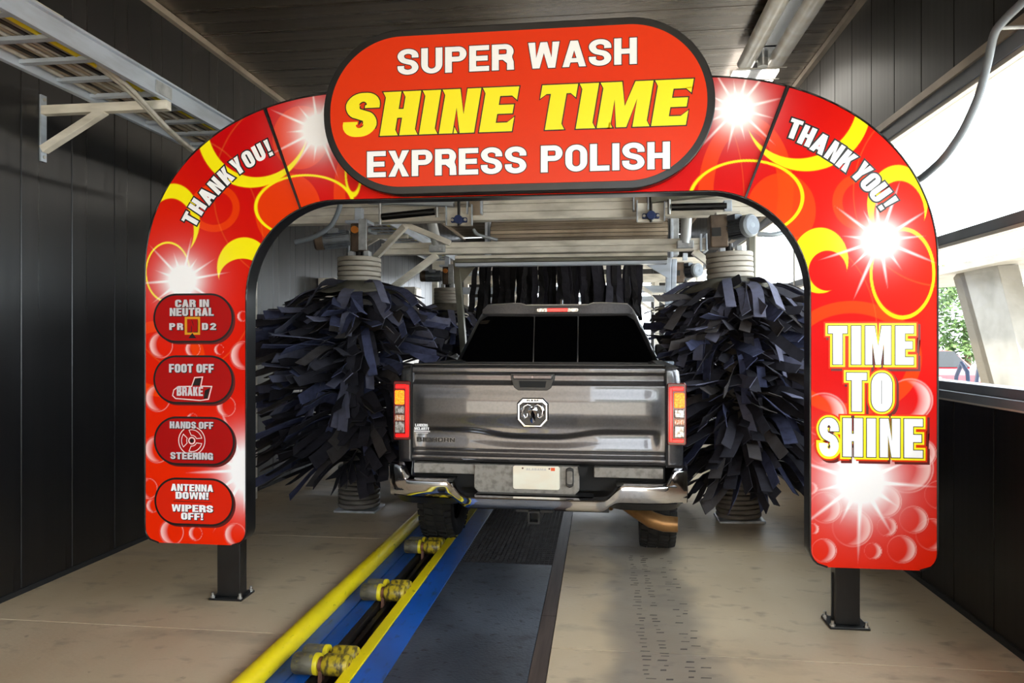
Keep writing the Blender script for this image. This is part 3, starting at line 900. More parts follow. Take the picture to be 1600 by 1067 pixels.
def paint(x, z):
    red, ora = np.array(c(204, 14, 14)), np.array(c(230, 40, 4))
    deep = np.array(c(190, 6, 14))
    white, yel = np.array(c(252, 250, 252)), np.array(c(252, 236, 20))
    # broad drift of red into orange red
    m = 0.5 + 0.5 * np.sin(2.3 * x + 1.1 * z + 0.6 * np.sin(3.1 * z + 0.7 * x))
    low = np.clip((1.35 - z) / 0.8, 0, 1)
    m = np.clip(m * 0.62 + low * 0.75, 0, 1)
    colr = red[None, :] * (1 - m[:, None]) + ora[None, :] * m[:, None]
    colr += (deep - red)[None, :] * (0.8 * np.clip((z - 2.6) / 0.5, 0, 1) * (1 - m))[:, None]
    def over(col, a):
        nonlocal colr
        a = np.clip(a, 0, 1)[:, None]
        colr = colr * (1 - a) + np.array(col)[None, :] * a
    px = 0.0045
    for e in ORANGE:
        d = ed(x, z, e[:4])
        a = np.clip((1 - d) * e[2] / px, 0, 1)
        if e[4] > 0.01:
            a *= np.clip((ed(x, z, (e[0], e[1], e[4], e[5])) - 1) * e[4] / px, 0, 1)
        over(c(246, 74, 6), a * 0.62)
    for q in range(7):          # faint sweeping lines
        ex = (-2.6 + 0.75 * q, 2.2 + 0.5 * math.sin(q * 2.2), 0.5 + 0.1 * math.sin(q), 0.62 + 0.12 * math.cos(q * 1.7))
        d = np.abs(ed(x, z, ex) - 1) * 0.5
        over(c(250, 150, 60), np.clip(1 - d / 0.005, 0, 1) * 0.22)
    for e in RINGS:
        d = np.abs(ed(x, z, e[:4]) - 1) * min(e[2], e[3]) / (e[4] * 0.9)
        over(yel, np.clip((1.5 - d) * 1.5, 0, 1))
    for o, i in CRES:
        a = np.clip((1 - ed(x, z, o)) * o[2] / px + .5, 0, 1) * np.clip((ed(x, z, i) - 1) * i[2] / px + .5, 0, 1)
        over(yel, a)
    for (bx, bz, br) in BUBBLES:
        d = np.hypot(x - bx, z - bz) / br
        ang = np.arctan2(z - bz, x - bx)
        side = 1 if bx > 0 else -1
        rim = np.clip(1 - np.abs(d - 0.97) / 0.045, 0, 1) * (0.30 + 0.22 * np.cos(ang * side - 0.2))
        cr = np.clip((0.93 - d) * 12, 0, 1) * np.clip((np.hypot(x - (bx - side * 0.62 * br), z - bz - 0.05 * br) / br - 0.93) / 0.5, 0, 1)
        if bx < 0:
            cr = np.clip((0.93 - d) * 12, 0, 1) * np.clip((np.hypot(x - (bx + 0.62 * br), z - bz - 0.05 * br) / br - 0.93) / 0.5, 0, 1)
        over(c(255, 226, 220), rim)
        over(c(255, 226, 222), cr * 0.72)
    rays = [(0.15, 1.0, .05), (0.55, .8, .06), (0.95, .55, .07), (1.35, .9, .05), (1.9, .6, .07), (2.35, 1.0, .05), (2.8, .62, .07), (3.2, 1.05, .05), (3.75, .8, .06), (4.2, .6, .07), (4.75, .95, .05), (5.25, .7, .06), (5.75, .85, .06)]
    for k, (sx_, sz_, rc, R) in enumerate(STARS):
        d = np.hypot(x - sx_, z - sz_)
        a = np.arctan2(z - sz_, x - sx_)
        g = np.exp(-(d / (rc * 1.05)) ** 2.2)
        if k == 5:
            g = np.exp(-((x - sx_) / 0.13) ** 2 - ((z - sz_) / 0.17) ** 2)
        br = np.zeros_like(d)
        for (ra, rl, rw) in rays:
            da = np.abs((a - (ra + 0.37 * k) + np.pi) % (2 * np.pi) - np.pi)
            wd = rw * 2.6 * np.clip(1 - d / (R * rl * 1.05), 0, 1) + 1e-4
            br = np.maximum(br, np.clip(1 - da / wd, 0, 1) ** 1.2 * np.clip(1.6 * (1 - d / (R * rl * 1.05)), 0, 1))
        halo = np.exp(-(d / (rc * 1.9)) ** 2) * 0.22
        over(c(255, 220, 226), halo)
        over(white, np.clip(g * 1.7 + br, 0, 1))
    return np.clip(colr, 0, 1)

arch = thing('sign_arch', 'red and yellow printed entrance arch with oval sign on two black posts', 'sign arch', (AX, 4.34, 0.0))
def face_t(t, v):
    o, i = arch_out(t), arch_in(t)
    x, z = o[0] + (i[0] - o[0]) * v, o[1] + (i[1] - o[1]) * v
    r = 0.095
    if z < ZB + r and abs(x - AX) > 1.5:
        inset = r - math.sqrt(max(0, r * r - (r - (z - ZB)) ** 2))
        s = -1 if x < AX else 1
        xo, xi = o[0] - s * inset, i[0] + s * inset
        x = xo + (xi - xo) * v
    return x, z
TS = [0.0, 0.350, 0.650, 1.0]
# rows spaced by arc length
def rows(ta, tb, step):
    fine = [ta + (tb - ta) * k / 4000 for k in range(4001)]
    L_ = [0.0]
    for a, b in zip(fine[:-1], fine[1:]):
        po, qo = arch_out(a), arch_out(b)
        L_.append(L_[-1] + math.hypot(qo[0] - po[0], qo[1] - po[1]))
    n = int(L_[-1] / step)
    return list(np.interp(np.linspace(0, L_[-1], n + 1), L_, fine))
for k, nm in enumerate(('leg_panel', 'crown_panel', 'leg_panel')):
    ts = rows(TS[k] + (0.0012 if k else 0), TS[k + 1] - (0.0012 if k < 2 else 0), 0.0046)
    NV = 150
    P = np.array([[face_t(t, j / (NV - 1)) for j in range(NV)] for t in ts]).reshape(-1, 2)
    n = len(ts)
    idx = np.arange(n * NV).reshape(n, NV)
    F = np.stack([idx[:-1, :-1], idx[:-1, 1:], idx[1:, 1:], idx[1:, :-1]], -1).reshape(-1, 4)
    me = bpy.data.meshes.new(nm)
    V = np.zeros((n * NV, 3))
    V[:, 0] = P[:, 0] - AX
    V[:, 1] = AF - 4.34
    V[:, 2] = P[:, 1]
    me.from_pydata(V.tolist(), [], F.tolist())
    at = me.color_attributes.new('print', 'FLOAT_COLOR', 'POINT')
    cc = np.ones((n * NV, 4), dtype=np.float32)
    cc[:, :3] = paint(P[:, 0], P[:, 1])
    at.data.foreach_set('color', cc.ravel())
    me.materials.append(MATS['arch_print'])
    if me.polygons[0].normal.y > 0:
        me.flip_normals()
    ob = bpy.data.objects.new(nm, me)
    COL.objects.link(ob)
    ob.parent = arch
    ob['label'] = ['printed left leg with instruction buttons', 'printed crown behind the oval sign', 'printed right leg reading TIME TO SHINE'][k]
# black case behind the printed faces
m = MB()
ts = rows(0, 1, 0.03)
ring = []
for t in ts:
    o, i = face_t(t, 0), face_t(t, 1)
    m_o = o
    ring.append((o, i))
n = len(ring)
vs, fs = [], []
for (o, i) in ring:
    vs += [(o[0], AF + 0.0015, o[1]), (o[0], AB, o[1]), (i[0], AB, i[1]), (i[0], AF + 0.0015, i[1])]
for k in range(n - 1):
    for q in range(4):
        fs.append((4 * k + q, 4 * k + (q + 1) % 4, 4 * k + 4 + (q + 1) % 4, 4 * k + 4 + q))
fs += [(0, 1, 2, 3), tuple(range(4 * n - 4, 4 * n))]
m.add(vs, fs)
m.build('case', 'black_paint', arch, smooth=40)
# black edging all round the faces, and the two joints
for fn, nm in ((0, 'edge_trim'), (1, 'edge_trim')):
    m = MB()
    pts = [face_t(t, fn) for t in rows(0, 1, 0.02)]
    m.tube([(x, AF + 0.001, z) for x, z in pts], 0.006, 6)
    m.build(nm, 'black_paint', arch, smooth=60)
for t in TS[1:3]:
    o, i = face_t(t, 0), face_t(t, 1)
    MB().bar((o[0], AF - 0.004, o[1]), (i[0], AF - 0.004, i[1]), 0.012, 0.018, (0, 1, 0)).build('joint_strip', 'black_paint', arch)
# posts
for xa, xb in ((-2.448, -2.290), (1.350, 1.487)):
    xc = (xa + xb) / 2
    p = MB().box(xa, xb, 4.345, 4.435, 0.012, 0.62).build('post', 'black_paint', arch, bevel=0.006)
    MB().prism_z([(px, py) for px, py in [(xc - .11, 4.30), (xc + .11, 4.30), (xc + .11, 4.48), (xc - .11, 4.48)]], 0.0, 0.014).build('base_plate', 'black_paint', p, bevel=0.003)
    for bx in (-.092, .092):
        for by in (4.318, 4.462):
            MB().cyl((xc + bx, by, 0.012), (xc + bx, by, 0.045), 0.009, n=10).cyl((xc + bx, by, 0.013), (xc + bx, by, 0.026), 0.016, n=6).build('anchor_bolt', 'zinc_bolt', p)
    MB().bar((xa - .001, 4.39, 0.3), (xa - .001, 4.39, 0.02), 0.004, 0.012).build('seam', 'black_matte', p)

# ---- oval sign
OX, OZ, OW, OH, OF = -0.512, 3.030, 1.163, 0.497, 4.195
oval = MB().prism(rrect(OX - OW, OX + OW, OZ - OH, OZ + OH, OH - .005, 24), OF, AF - 0.002).build('oval_sign', 'black_paint', arch, smooth=40, bevel=0.006, label='oval sign with black rim reading SUPER WASH SHINE TIME EXPRESS POLISH')
bd = 0.046
MB().prism(rrect(OX - OW + bd, OX + OW - bd, OZ - OH + bd, OZ + OH - bd, OH - bd - .005, 24), OF - 0.006, OF + 0.01).build('oval_face', 'sign_orange', oval, smooth=40)
FY = OF - 0.0065
def lettering(name, cons, parent, layers):
    """layers = [(grow, material, depth)]"""
    for k, (g, mt, yy) in enumerate(layers):
        MB().contours(grow(cons, g) if g else cons, yy).build(name, mt, parent, fix=False)
def helv(t): return word(t, sx=.235, sy=.19, wd=.74, gap=.095, rr=.36, space=.40)
def wide(t): return word(t, sx=.30, sy=.20, wd=.72, gap=.075, rr=.28, space=.35)
for txt, b in (('SUPER WASH', (-1.209, 0.209, 3.250, 3.402)), ('EXPRESS POLISH', (-1.398, 0.396, 2.640, 2.796))):
    l, tot = helv(txt)
    k0 = 0
    for wd_ in txt.split(' '):
        cons = [g for q in l[k0:k0 + len(wd_)] for g in place([q], tot, *b)]
        k0 += len(wd_)
        lettering('lettering', cons, oval, [(0.005, 'print_black', FY), (0, 'letter_white', FY - 0.0008)])
l, tot = word('SHINE TIME', sx=.36, sy=.20, wd=.84, gap=.12, rr=.24, space=.42)
SL = 0.17
cons = place(l, tot, -1.562, 0.485, 2.888, 3.150, slant=SL)
ser = []
kx, h = (0.485 + 1.562) / tot, 3.150 - 2.888
for (gl, xo, w), ch in zip(l, 'SHINETIME'):
    st = {'H': [0, w - .36], 'I': [0], 'N': [0], 'E': [0], 'T': [w / 2 - .18], 'M': [0, w - .27], 'S': []}[ch]
    for s0 in st:
        s1 = s0 + (.36 if ch != 'M' else .27)
        for (pa, pb, pc) in (((s0 + .01, .86), (s0 + .01, 1.0), (s0 - .085, 1.0)), ((s1 - .01, 0.0), (s1 + .085, 0.0), (s1 - .01, .14))):
            if pa[1] > .5 and ch == 'T':
                continue
            ser.append([[(-1.562 + (xo + px) * kx + SL * pz * h, 2.888 + pz * h) for px, pz in (pa, pb, pc)]])
    if ch in 'ET':
        xr = w
        ser.append([[(-1.562 + (xo + px) * kx + SL * pz * h, 2.888 + pz * h) for px, pz in ((xr - .16, .82), (xr, .70), (xr, .82))]])
    if ch == 'E':
        ser.append([[(-1.562 + (xo + px) * kx + SL * pz * h, 2.888 + pz * h) for px, pz in ((w - .16, .19), (w, .19), (w + .0, .32))]])
    if ch == 'T':
        ser.append([[(-1.562 + (xo + px) * kx + SL * pz * h, 2.888 + pz * h) for px, pz in ((0, .82), (0, .70), (.16, .82))]])
ser = [[[tuple(p) for p in (g[0] if area(g[0]) > 0 else g[0][::-1])]] for g in ser]
for part in (0, 1):
    pick = lambda gs: [g for g in gs if (g[0][0][0] > -0.40) == bool(part)]
    lettering('lettering', pick(cons) + pick(ser), oval, [(0.007, 'print_black', FY), (0, 'letter_yellow', FY - 0.0008)])

# ---- lettering along the arch
def curved(letters, sizes, parent):
    res = []
    for (ch, x, z, ang, hh) in letters:
        w = {'I': .30, '!': .30, 'N': .64, 'K': .66, 'A': .72, 'T': .62, 'H': .66}.get(ch, .64)
        ca, sa = math.cos(ang), math.sin(ang)
        for g in glyph(ch, w, .27, .19, .28):
            res.append([[(x + ((px - w / 2) * ca - (pz - .5) * sa) * hh, z + ((px - w / 2) * sa + (pz - .5) * ca) * hh) for px, pz in con] for con in g])
    lettering('lettering', res, parent, [(0.009, 'print_black', AF - 0.0012), (0, 'letter_white', AF - 0.002)])
legs = [o for o in arch.children if o.name.startswith('leg_panel')]
curved([('T', -2.588, 2.428, 1.06, .108), ('H', -2.541, 2.507, .99, .108), ('A', -2.481, 2.574, .90, .108), ('N', -2.416, 2.638, .82, .108), ('K', -2.351, 2.698, .74, .108),
        ('Y', -2.274, 2.758, .58, .108), ('O', -2.201, 2.799, .52, .108), ('U', -2.130, 2.837, .46, .108), ('!', -2.066, 2.866, .42, .108)], None, legs[0])
curved([('T', 1.105, 2.868, -.36, .112), ('H', 1.175, 2.826, -.44, .112), ('A', 1.248, 2.780, -.52, .112), ('N', 1.325, 2.730, -.60, .112), ('K', 1.391, 2.677, -.68, .112),
        ('Y', 1.471, 2.612, -.82, .112), ('O', 1.520, 2.552, -.88, .112), ('U', 1.570, 2.492, -.94, .112), ('!', 1.614, 2.429, -1.0, .112)], None, legs[1])
for txt, b in (('TIME', (1.290, 1.748, 1.520, 1.738)), ('TO', (1.390, 1.634, 1.254, 1.472)), ('SHINE', (1.240, 1.797, 0.996, 1.214))):
    l, tot = word(txt, sx=.32, sy=.19, wd=.66 if txt != 'SHINE' else .72, gap=.15, rr=.30)
    cons = place(l, tot, *b)
    sh = [[[(x + .014, z - .014) for x, z in con] for con in g] for g in grow(cons, .024)]
    MB().contours(sh, AF - 0.0010).build('lettering_shadow', mat('print_shadow', c(104, 12, 10), 0.35) if 'print_shadow' not in MATS else 'print_shadow', legs[1], fix=False)
    MB().contours(grow(cons, .024), AF - 0.0016).build('lettering', 'sign_orange', legs[1], fix=False)
    MB().contours(grow(cons, .015), AF - 0.0022).build('lettering', 'letter_yellow', legs[1], fix=False)
    MB().contours(grow(cons, .0045), AF - 0.0028).build('lettering', 'print_black', legs[1], fix=False)
    MB().contours(cons, AF - 0.0034).build('lettering', 'letter_white', legs[1], fix=False)

# ---- instruction buttons on the left leg
BT = [(-2.838, -2.306, 1.648, 1.950), (-2.838, -2.306, 1.258, 1.556), (-2.834, -2.297, 0.868, 1.166), (-2.830, -2.304, 0.484, 0.776)]
B1, B2, B3 = AF - 0.0016, AF - 0.0024, AF - 0.0032
mat('print_white_line', c(246, 222, 216), 0.35)
mat('button_orange', c(224, 36, 8), 0.3, 0, 0.25)
def put(txt, b, parent, mt='letter_grey', fn=wide, shadow=True):
    l, tot = fn(txt)
    k0 = 0
    for wd_ in txt.split(' '):
        cons = [g for q in l[k0:k0 + len(wd_)] for g in place([q], tot, *b)]
        k0 += len(wd_)
        if shadow:
            MB().contours([[[(x + .004, z - .004) for x, z in con] for con in g] for g in grow(cons, .001)], B2).build('lettering', 'print_black', parent, fix=False)
        MB().contours(cons, B3).build('lettering', mt, parent, fix=False)
for k, (x0, x1, z0, z1) in enumerate(BT):
    sh = MB().contours([[rrect(x0 + .014, x1 + .018, z0 - .016, z1 - .01, .15, 14)]], AF - 0.0006).build('button_shadow', 'print_shadow', legs[0], fix=False)
    bt = MB().contours([[rrect(x0 - .006, x1 + .006, z0 - .006, z1 + .006, .156, 14)]], AF - 0.001).build('button', 'print_black', legs[0], fix=False)
    MB().contours([[rrect(x0 + .007, x1 - .007, z0 + .007, z1 - .007, .143, 14)]], B1).build('button_face', 'button_orange' if k == 3 else 'button_red', legs[0], fix=False)
    if k == 0:
        put('CAR IN', (-2.693, -2.463, 1.869, 1.917), legs[0]); put('NEUTRAL', (-2.730, -2.431, 1.813, 1.864), legs[0])
        for ch, a in (('P', -2.733), ('R', -2.680), ('D', -2.511), ('2', -2.456)):
            put(ch, (a, a + .041, 1.724, 1.767), legs[0])
        MB().contours([[[(-2.628, 1.693), (-2.524, 1.693), (-2.524, 1.807), (-2.628, 1.807)], [(-2.612, 1.793), (-2.540, 1.793), (-2.540, 1.707), (-2.612, 1.707)]]], B2).build('lettering', 'amber_print', legs[0], fix=False)
        put('N', (-2.610, -2.542, 1.712, 1.790), legs[0], 'button_red', shadow=True)
        MB().contours([[[(-2.603, 1.671), (-2.549, 1.671), (-2.576, 1.705)]]], B3).build('pointer', 'print_black', legs[0], fix=False)
    if k == 1:
        put('FOOT OFF', (-2.735, -2.431, 1.452, 1.507), legs[0])
        sole = [(-2.690, 1.287), (-2.520, 1.276), (-2.468, 1.284), (-2.446, 1.364), (-2.520, 1.366), (-2.508, 1.424), (-2.560, 1.420), (-2.580, 1.364), (-2.672, 1.362), (-2.702, 1.340), (-2.710, 1.305)]
        if area(sole) < 0: sole = sole[::-1]
        MB().contours(grow([[sole]], .004), B2).build('shoe', 'print_white_line', legs[0], fix=False)
        MB().contours(grow([[sole]], -.003), B2 - 0.0004).build('shoe', 'button_red', legs[0], fix=False)
        MB().contours([[[(-2.576, 1.370), (-2.526, 1.370), (-2.515, 1.418), (-2.556, 1.414)]], [[(-2.500, 1.286), (-2.474, 1.290), (-2.456, 1.356), (-2.490, 1.340)]]], B2 - 0.0007).build('shoe', 'print_black', legs[0], fix=False)
        put('BRAKE', (-2.682, -2.504, 1.304, 1.362), legs[0])
    if k == 2:
        cx, cz = -2.580, 1.019
        def circ(r, n=40): return [(cx + r * math.cos(2 * math.pi * i / n), cz + r * math.sin(2 * math.pi * i / n)) for i in range(n)]
        def sect(r0, r1, a0, a1):
            return arc(cx, cz, r1, r1, a0, a1, 14) + arc(cx, cz, r0, r0, a1 - 8, a0 + 8, 8)
        g = [[circ(.092), circ(.086)[::-1]]]
        for a in (75 - 45, 195 - 45, 315 - 45):
            pass
        for (a0, a1) in ((12, 108), (142, 218), (252, 348)):
            o = sect(.032, .072, a0, a1)
            g.append([o, grow([[o]], -.005)[0][0][::-1]])
        g.append([circ(.024), circ(.016)[::-1]])
        MB().contours(g, B2).build('wheel_symbol', 'print_white_line', legs[0], fix=False)
        MB().contours([[circ(.012, 20)]], B2).build('wheel_symbol', 'print_black', legs[0], fix=False)
        put('HANDS OFF', (-2.730, -2.434, 1.096, 1.140), legs[0]); put('STEERING', (-2.726, -2.436, 0.900, 0.944), legs[0])
    if k == 3:
        put('ANTENNA', (-2.722, -2.435, 0.697, 0.742), legs[0], 'letter_white'); put('DOWN!', (-2.690, -2.466, 0.647, 0.692), legs[0], 'letter_white')
        MB().contours([[[(-2.704, 0.630), (-2.446, 0.626), (-2.446, 0.6285), (-2.704, 0.634)]]], B3).build('rule', 'print_black', legs[0], fix=False)
        put('WIPERS', (-2.716, -2.436, 0.566, 0.611), legs[0], 'letter_white'); put('OFF!', (-2.652, -2.502, 0.516, 0.560), legs[0], 'letter_white')

# ================================================================ the pickup truck
# built round its own origin: x across, y forward from the tailgate face, z up
mat('truck_paint', c(92, 90, 92), 0.30, 0.75, 0.5, coat=1.0, noise=((60, 60, 60), c(84, 82, 85), 0.4, 0.7))
mat('chrome', c(226, 226, 230), 0.06, 1.0, noise=((2, 2, 2), c(214, 214, 220), 0.4, 0.7))
mat('dark_chrome', c(120, 122, 128), 0.12, 1.0)
mat('trim_black', c(22, 22, 23), 0.35, 0, 0.5, noise=((30, 30, 30), c(30, 30, 31), 0.4, 0.7))
mat('plastic_grey', c(146, 140, 132), 0.6, noise=((26, 26, 26), c(116, 110, 103), 0.45, 0.65))
mat('tint_glass', c(4, 4, 5), 0.03, 0, 0.3)
mat('rubber', c(22, 21, 21), 0.75, noise=((16, 16, 16), c(34, 32, 30), 0.45, 0.7))
mat('lamp_red', c(214, 10, 14), 0.12, 0, 0.5, coat=0.6, emit=0.75, ecol=c(255, 8, 12))
mat('lamp_dark_red', c(96, 6, 10), 0.12, 0, 0.5, coat=0.6)
mat('lamp_amber', c(255, 120, 10), 0.2, 0, 0.5, emit=1.3, ecol=c(255, 92, 4), noise=((90, 90, 90), c(255, 190, 40), 0.45, 0.6))
mat('lamp_clear', c(206, 204, 206), 0.12, 0.55, 0.6, noise=((70, 70, 50), c(120, 112, 108), 0.45, 0.6))
mat('lamp_orange_strip', c(196, 128, 90), 0.2, 0.2, noise=((120, 40, 60), c(226, 210, 200), 0.45, 0.6))
mat('plate_cream', c(246, 240, 220), 0.4, noise=((3, 1, 6), c(244, 226, 200), 0.45, 0.7))
mat('plate_text', c(214, 206, 196), 0.4)
mat('sticker_orange', c(236, 92, 34), 0.4)
mat('exhaust_tan', c(170, 128, 82), 0.35, 0.6, noise=((8, 8, 8), c(128, 92, 56), 0.4, 0.7))

truck = thing('pickup_truck', 'dark grey crew-cab pickup truck seen from behind, inside the wash tunnel', 'pickup truck', (-0.442, 4.885, 0.0), (0, 0, -0.018))
def tb(mb, name, m, parent=truck, **k):
    return mb.build(name, m, parent, world=False, **k)

TW, ZT0, ZT1 = 0.874, 0.815, 1.487
def gate_y(x, z):
    ez = 1.0 - smooth_step(0.78, 0.86, abs(x))
    y = 0.0
    if z > 1.462: y += 0.026 * ((z - 1.462) / 0.025) ** 2
    y += 0.026 * smooth_step(1.440, 1.418, z) * (1 - smooth_step(1.385, 1.345, z))
    zc = 1.052 - 0.040 * math.exp(-(x / 0.34) ** 4)
    y += 0.034 * ez * smooth_step(zc + 0.006, zc - 0.035, z) * (1 - 0.55 * smooth_step(zc - 0.04, 0.90, z))
    y += 0.016 * smooth_step(0.905, 0.885, z) * (1 - smooth_step(0.875, 0.855, z))
    y -= 0.016 * smooth_step(0.875, 0.850, z)
    y += 0.020 * smooth_step(0.835, 0.815, z)
    y -= 0.014 * ez * smooth_step(1.345, 1.24, z) * smooth_step(1.05, 1.16, z)      # gentle crown of the middle face
    y += 0.035 * (abs(x) / TW) ** 3
    return y
mb = MB()
NX, NZ = 90, 110
vs = []
for i in range(NX):
    x = -TW + 2 * TW * i / (NX - 1)
    for j in range(NZ):
        z = ZT0 + (ZT1 - ZT0) * j / (NZ - 1)
        vs.append((x, gate_y(x, z), z))
fs = [(i * NZ + j, (i + 1) * NZ + j, (i + 1) * NZ + j + 1, i * NZ + j + 1) for i in range(NX - 1) for j in range(NZ - 1)]
nb = len(vs)
for i in range(NX):      # inner face of the gate
    x = -TW + 2 * TW * i / (NX - 1)
    vs += [(x, 0.095, ZT0), (x, 0.095, ZT1)]
for i in range(NX - 1):
    a, b = nb + 2 * i, nb + 2 * i + 2
    fs += [(a, a + 1, b + 1, b), (i * NZ + NZ - 1, (i + 1) * NZ + NZ - 1, b + 1, a + 1), ((i + 1) * NZ, i * NZ, a, b)]
for i, q in ((0, nb), (NX - 1, nb + 2 * (NX - 1))):
    fs.append(tuple([i * NZ + j for j in range(NZ)] + [q + 1, q]))
mb.add(vs, fs)
gate = tb(mb, 'tailgate', 'truck_paint', smooth=50)
tb(MB().box(-TW + .01, TW - .01, 0.028, 0.10, ZT1 - 0.004, ZT1 + 0.010), 'top_cap', 'trim_black', gate, bevel=0.004)

# handle: black bezel with a pocket and a painted lever
hb = [(-0.150, 1.432), (0.150, 1.432), (0.150, 1.395), (0.128, 1.335), (0.100, 1.315), (-0.100, 1.315), (-0.128, 1.335), (-0.150, 1.395)][::-1]
hx = -0.018
handle = tb(MB().prism([(x + hx, z) for x, z in hb], -0.006, 0.05), 'handle', 'trim_black', gate, bevel=0.004)
tb(MB().prism([(x + hx, z) for x, z in [(-0.134, 1.390), (0.134, 1.390), (0.140, 1.424), (-0.140, 1.424)]], -0.020, 0.01), 'lever', 'truck_paint', gate, bevel=0.008)
tb(MB().prism([(x + hx, z) for x, z in [(-0.086, 1.336), (0.086, 1.336), (0.096, 1.380), (-0.096, 1.380)]], -0.0065, 0.0), 'pocket', 'black_matte', gate)
tb(MB().cyl((hx, -0.021, 1.407), (hx, -0.018, 1.407), 0.008, n=12), 'key_lock', 'dark_chrome', gate)

# octagonal chrome badge
ex, ez = -0.014, 1.166
oct_o = [(-0.062, -0.102), (0.062, -0.102), (0.108, -0.050), (0.108, 0.062), (0.072, 0.100), (-0.072, 0.100), (-0.108, 0.062), (-0.108, -0.050)]
oct_i = [(-0.048, -0.082), (0.048, -0.082), (0.086, -0.040), (0.086, 0.048), (0.064, 0.066), (-0.064, 0.066), (-0.086, 0.048), (-0.086, -0.040)]
yb = -0.032
m = MB()
n = 8
vs = [(ex + x, yb + .002, ez + z) for x, z in oct_o] + [(ex + x * .93, yb - .006, ez + z * .93) for x, z in oct_o] + [(ex + x * 1.04, yb - .006, ez + z * 1.04) for x, z in oct_i] + [(ex + x, yb + .004, ez + z) for x, z in oct_i] + [(ex + x, 0.0, ez + z) for x, z in oct_o]
fs = []
for r0, r1 in ((4, 0), (0, 1), (1, 2), (2, 3)):
    for i in range(n):
        fs.append((r0 * n + i, r0 * n + (i + 1) % n, r1 * n + (i + 1) % n, r1 * n + i))
m.add(vs, fs)
badge = tb(m, 'badge', 'chrome', gate, bevel=0.002, label='octagonal chrome badge with a horned ram head')
tb(MB().prism([(ex + x, ez + z) for x, z in oct_i], yb + .004, 0.0), 'badge_ground', 'black_paint', gate)
# ram head: face wedge, brow, muzzle and two curled horns
m = MB()
face = [(0, -0.074), (0.016, -0.060), (0.020, -0.020), (0.032, 0.016), (0.026, 0.036), (0, 0.044), (-0.026, 0.036), (-0.032, 0.016), (-0.020, -0.020), (-0.016, -0.060)]
vs = [(ex + x, yb, ez + z) for x, z in face] + [(ex, yb - .014, ez - .03), (ex, yb - .016, ez + .02)]
fs = [(i, (i + 1) % 10, 10 if i in (0, 1, 8, 9) else 11) for i in range(10)] + [(2, 10, 11), (8, 11, 10)]
m.add(vs, fs)
tb(m, 'ram_face', 'chrome', gate)
for s in (-1, 1):
    pts = [(0.010, 0.048), (0.034, 0.056), (0.058, 0.044), (0.070, 0.014), (0.066, -0.018), (0.050, -0.036), (0.036, -0.026), (0.036, -0.006)]
    m = MB().tube([(ex + s * x, yb - .004, ez + z) for x, z in pts], [.008, .012, .014, .014, .012, .010, .008, .004], 8)
    tb(m, 'ram_horn', 'chrome', gate, smooth=60)
def tgt(txt, x0, x1, z0, z1, yy, m, fn, parent=gate, name='lettering'):
    l, tot = fn(txt)
    tb(MB().contours(place(l, tot, x0, x1, z0, z1), yy), name, m, parent, fix=False)
tgt('RAM', ex - .040, ex + .040, ez + .076, ez + .090, yb - .0075, 'print_black', wide)
# maker's lettering and dealer sticker
def raised(txt, x0, x1, z0, z1, fn, m, parent, dy):
    l, tot = fn(txt)
    cons = place(l, tot, x0, x1, z0, z1)
    xm = (x0 + x1) / 2
    yy = min(gate_y(x0, (z0 + z1) / 2), gate_y(x1, z0), gate_y(x0, z1)) - dy
    tb(MB().contours(cons, yy), 'lettering', m, parent, fix=False)
    return cons, yy
l, tot = word('BIG HORN', sx=.30, sy=.22, wd=.95, gap=.12, rr=.2, space=.2)
cons = place(l, tot, -0.842, -0.568, 0.946, 0.976)
yy = min(gate_y(-.842, .96), gate_y(-.57, .96)) - .003
cons_all = [[g for q in l[:3] for g in place([q], tot, -0.842, -0.568, 0.946, 0.976)], [g for q in l[3:] for g in place([q], tot, -0.842, -0.568, 0.946, 0.976)]]
for cons in cons_all:
    tb(MB().contours(grow(cons, .0016), yy), 'lettering', 'dark_chrome', gate, fix=False)
    tb(MB().contours(cons, yy - .0006), 'lettering', 'print_black', gate, fix=False)
for txt, z0, z1, a, b in (('LANDERS', 1.052, 1.072, -.852, -.760), ('MCLARTY', 1.028, 1.048, -.857, -.750)):
    l, tot = wide(txt)
    tb(MB().contours(place(l, tot, a, b, z0, z1), gate_y(-.85, 1.05) - .010), 'dealer_sticker', 'letter_white', gate, fix=False)
tb(MB().contours([[[(-.860, 1.014), (-.744, 1.014), (-.744, 1.024), (-.860, 1.024)]], [[(-.846, 1.004), (-.758, 1.004), (-.758, 1.010), (-.846, 1.010)]]], gate_y(-.85, 1.05) - .010), 'dealer_sticker', 'letter_grey', gate, fix=False)

# ---- body sides with wheel arches
AXR, AXF, WR = 1.02, 4.69, 0.407
def zlow(y):
    z = 0.800 if y < 0.10 else (0.800 - 0.21 * smooth_step(0.10, 0.22, y))
    for a in (AXR, AXF):
        d = abs(y - a)
        if d < 0.52:
            z = max(z, 0.40 + math.sqrt(0.52 ** 2 - d * d) * 0.98)
    return z
def ztop(y):
    if y < 1.70: return 1.472
    if y < 3.9: return 1.44
    return 1.44 - 0.16 * smooth_step(3.9, 4.3, y) - 0.10 * smooth_step(4.6, 5.5, y)
plan = [(.880, 0.046), (.905, 0.048), (.935, 0.052), (.962, 0.062), (.985, 0.082), (.998, 0.110), (1.004, 0.15), (1.008, 0.22)]
yk = 0.30
while yk < 4.95:
    plan.append((1.010 + 0.012 * math.sin(min(1, yk / 2) * math.pi) - 0.01 * smooth_step(3.8, 5, yk), yk))
    yk += 0.055
plan += [(.985, 5.05), (.965, 5.2), (.93, 5.35), (.86, 5.48), (.76, 5.56), (.60, 5.60)]
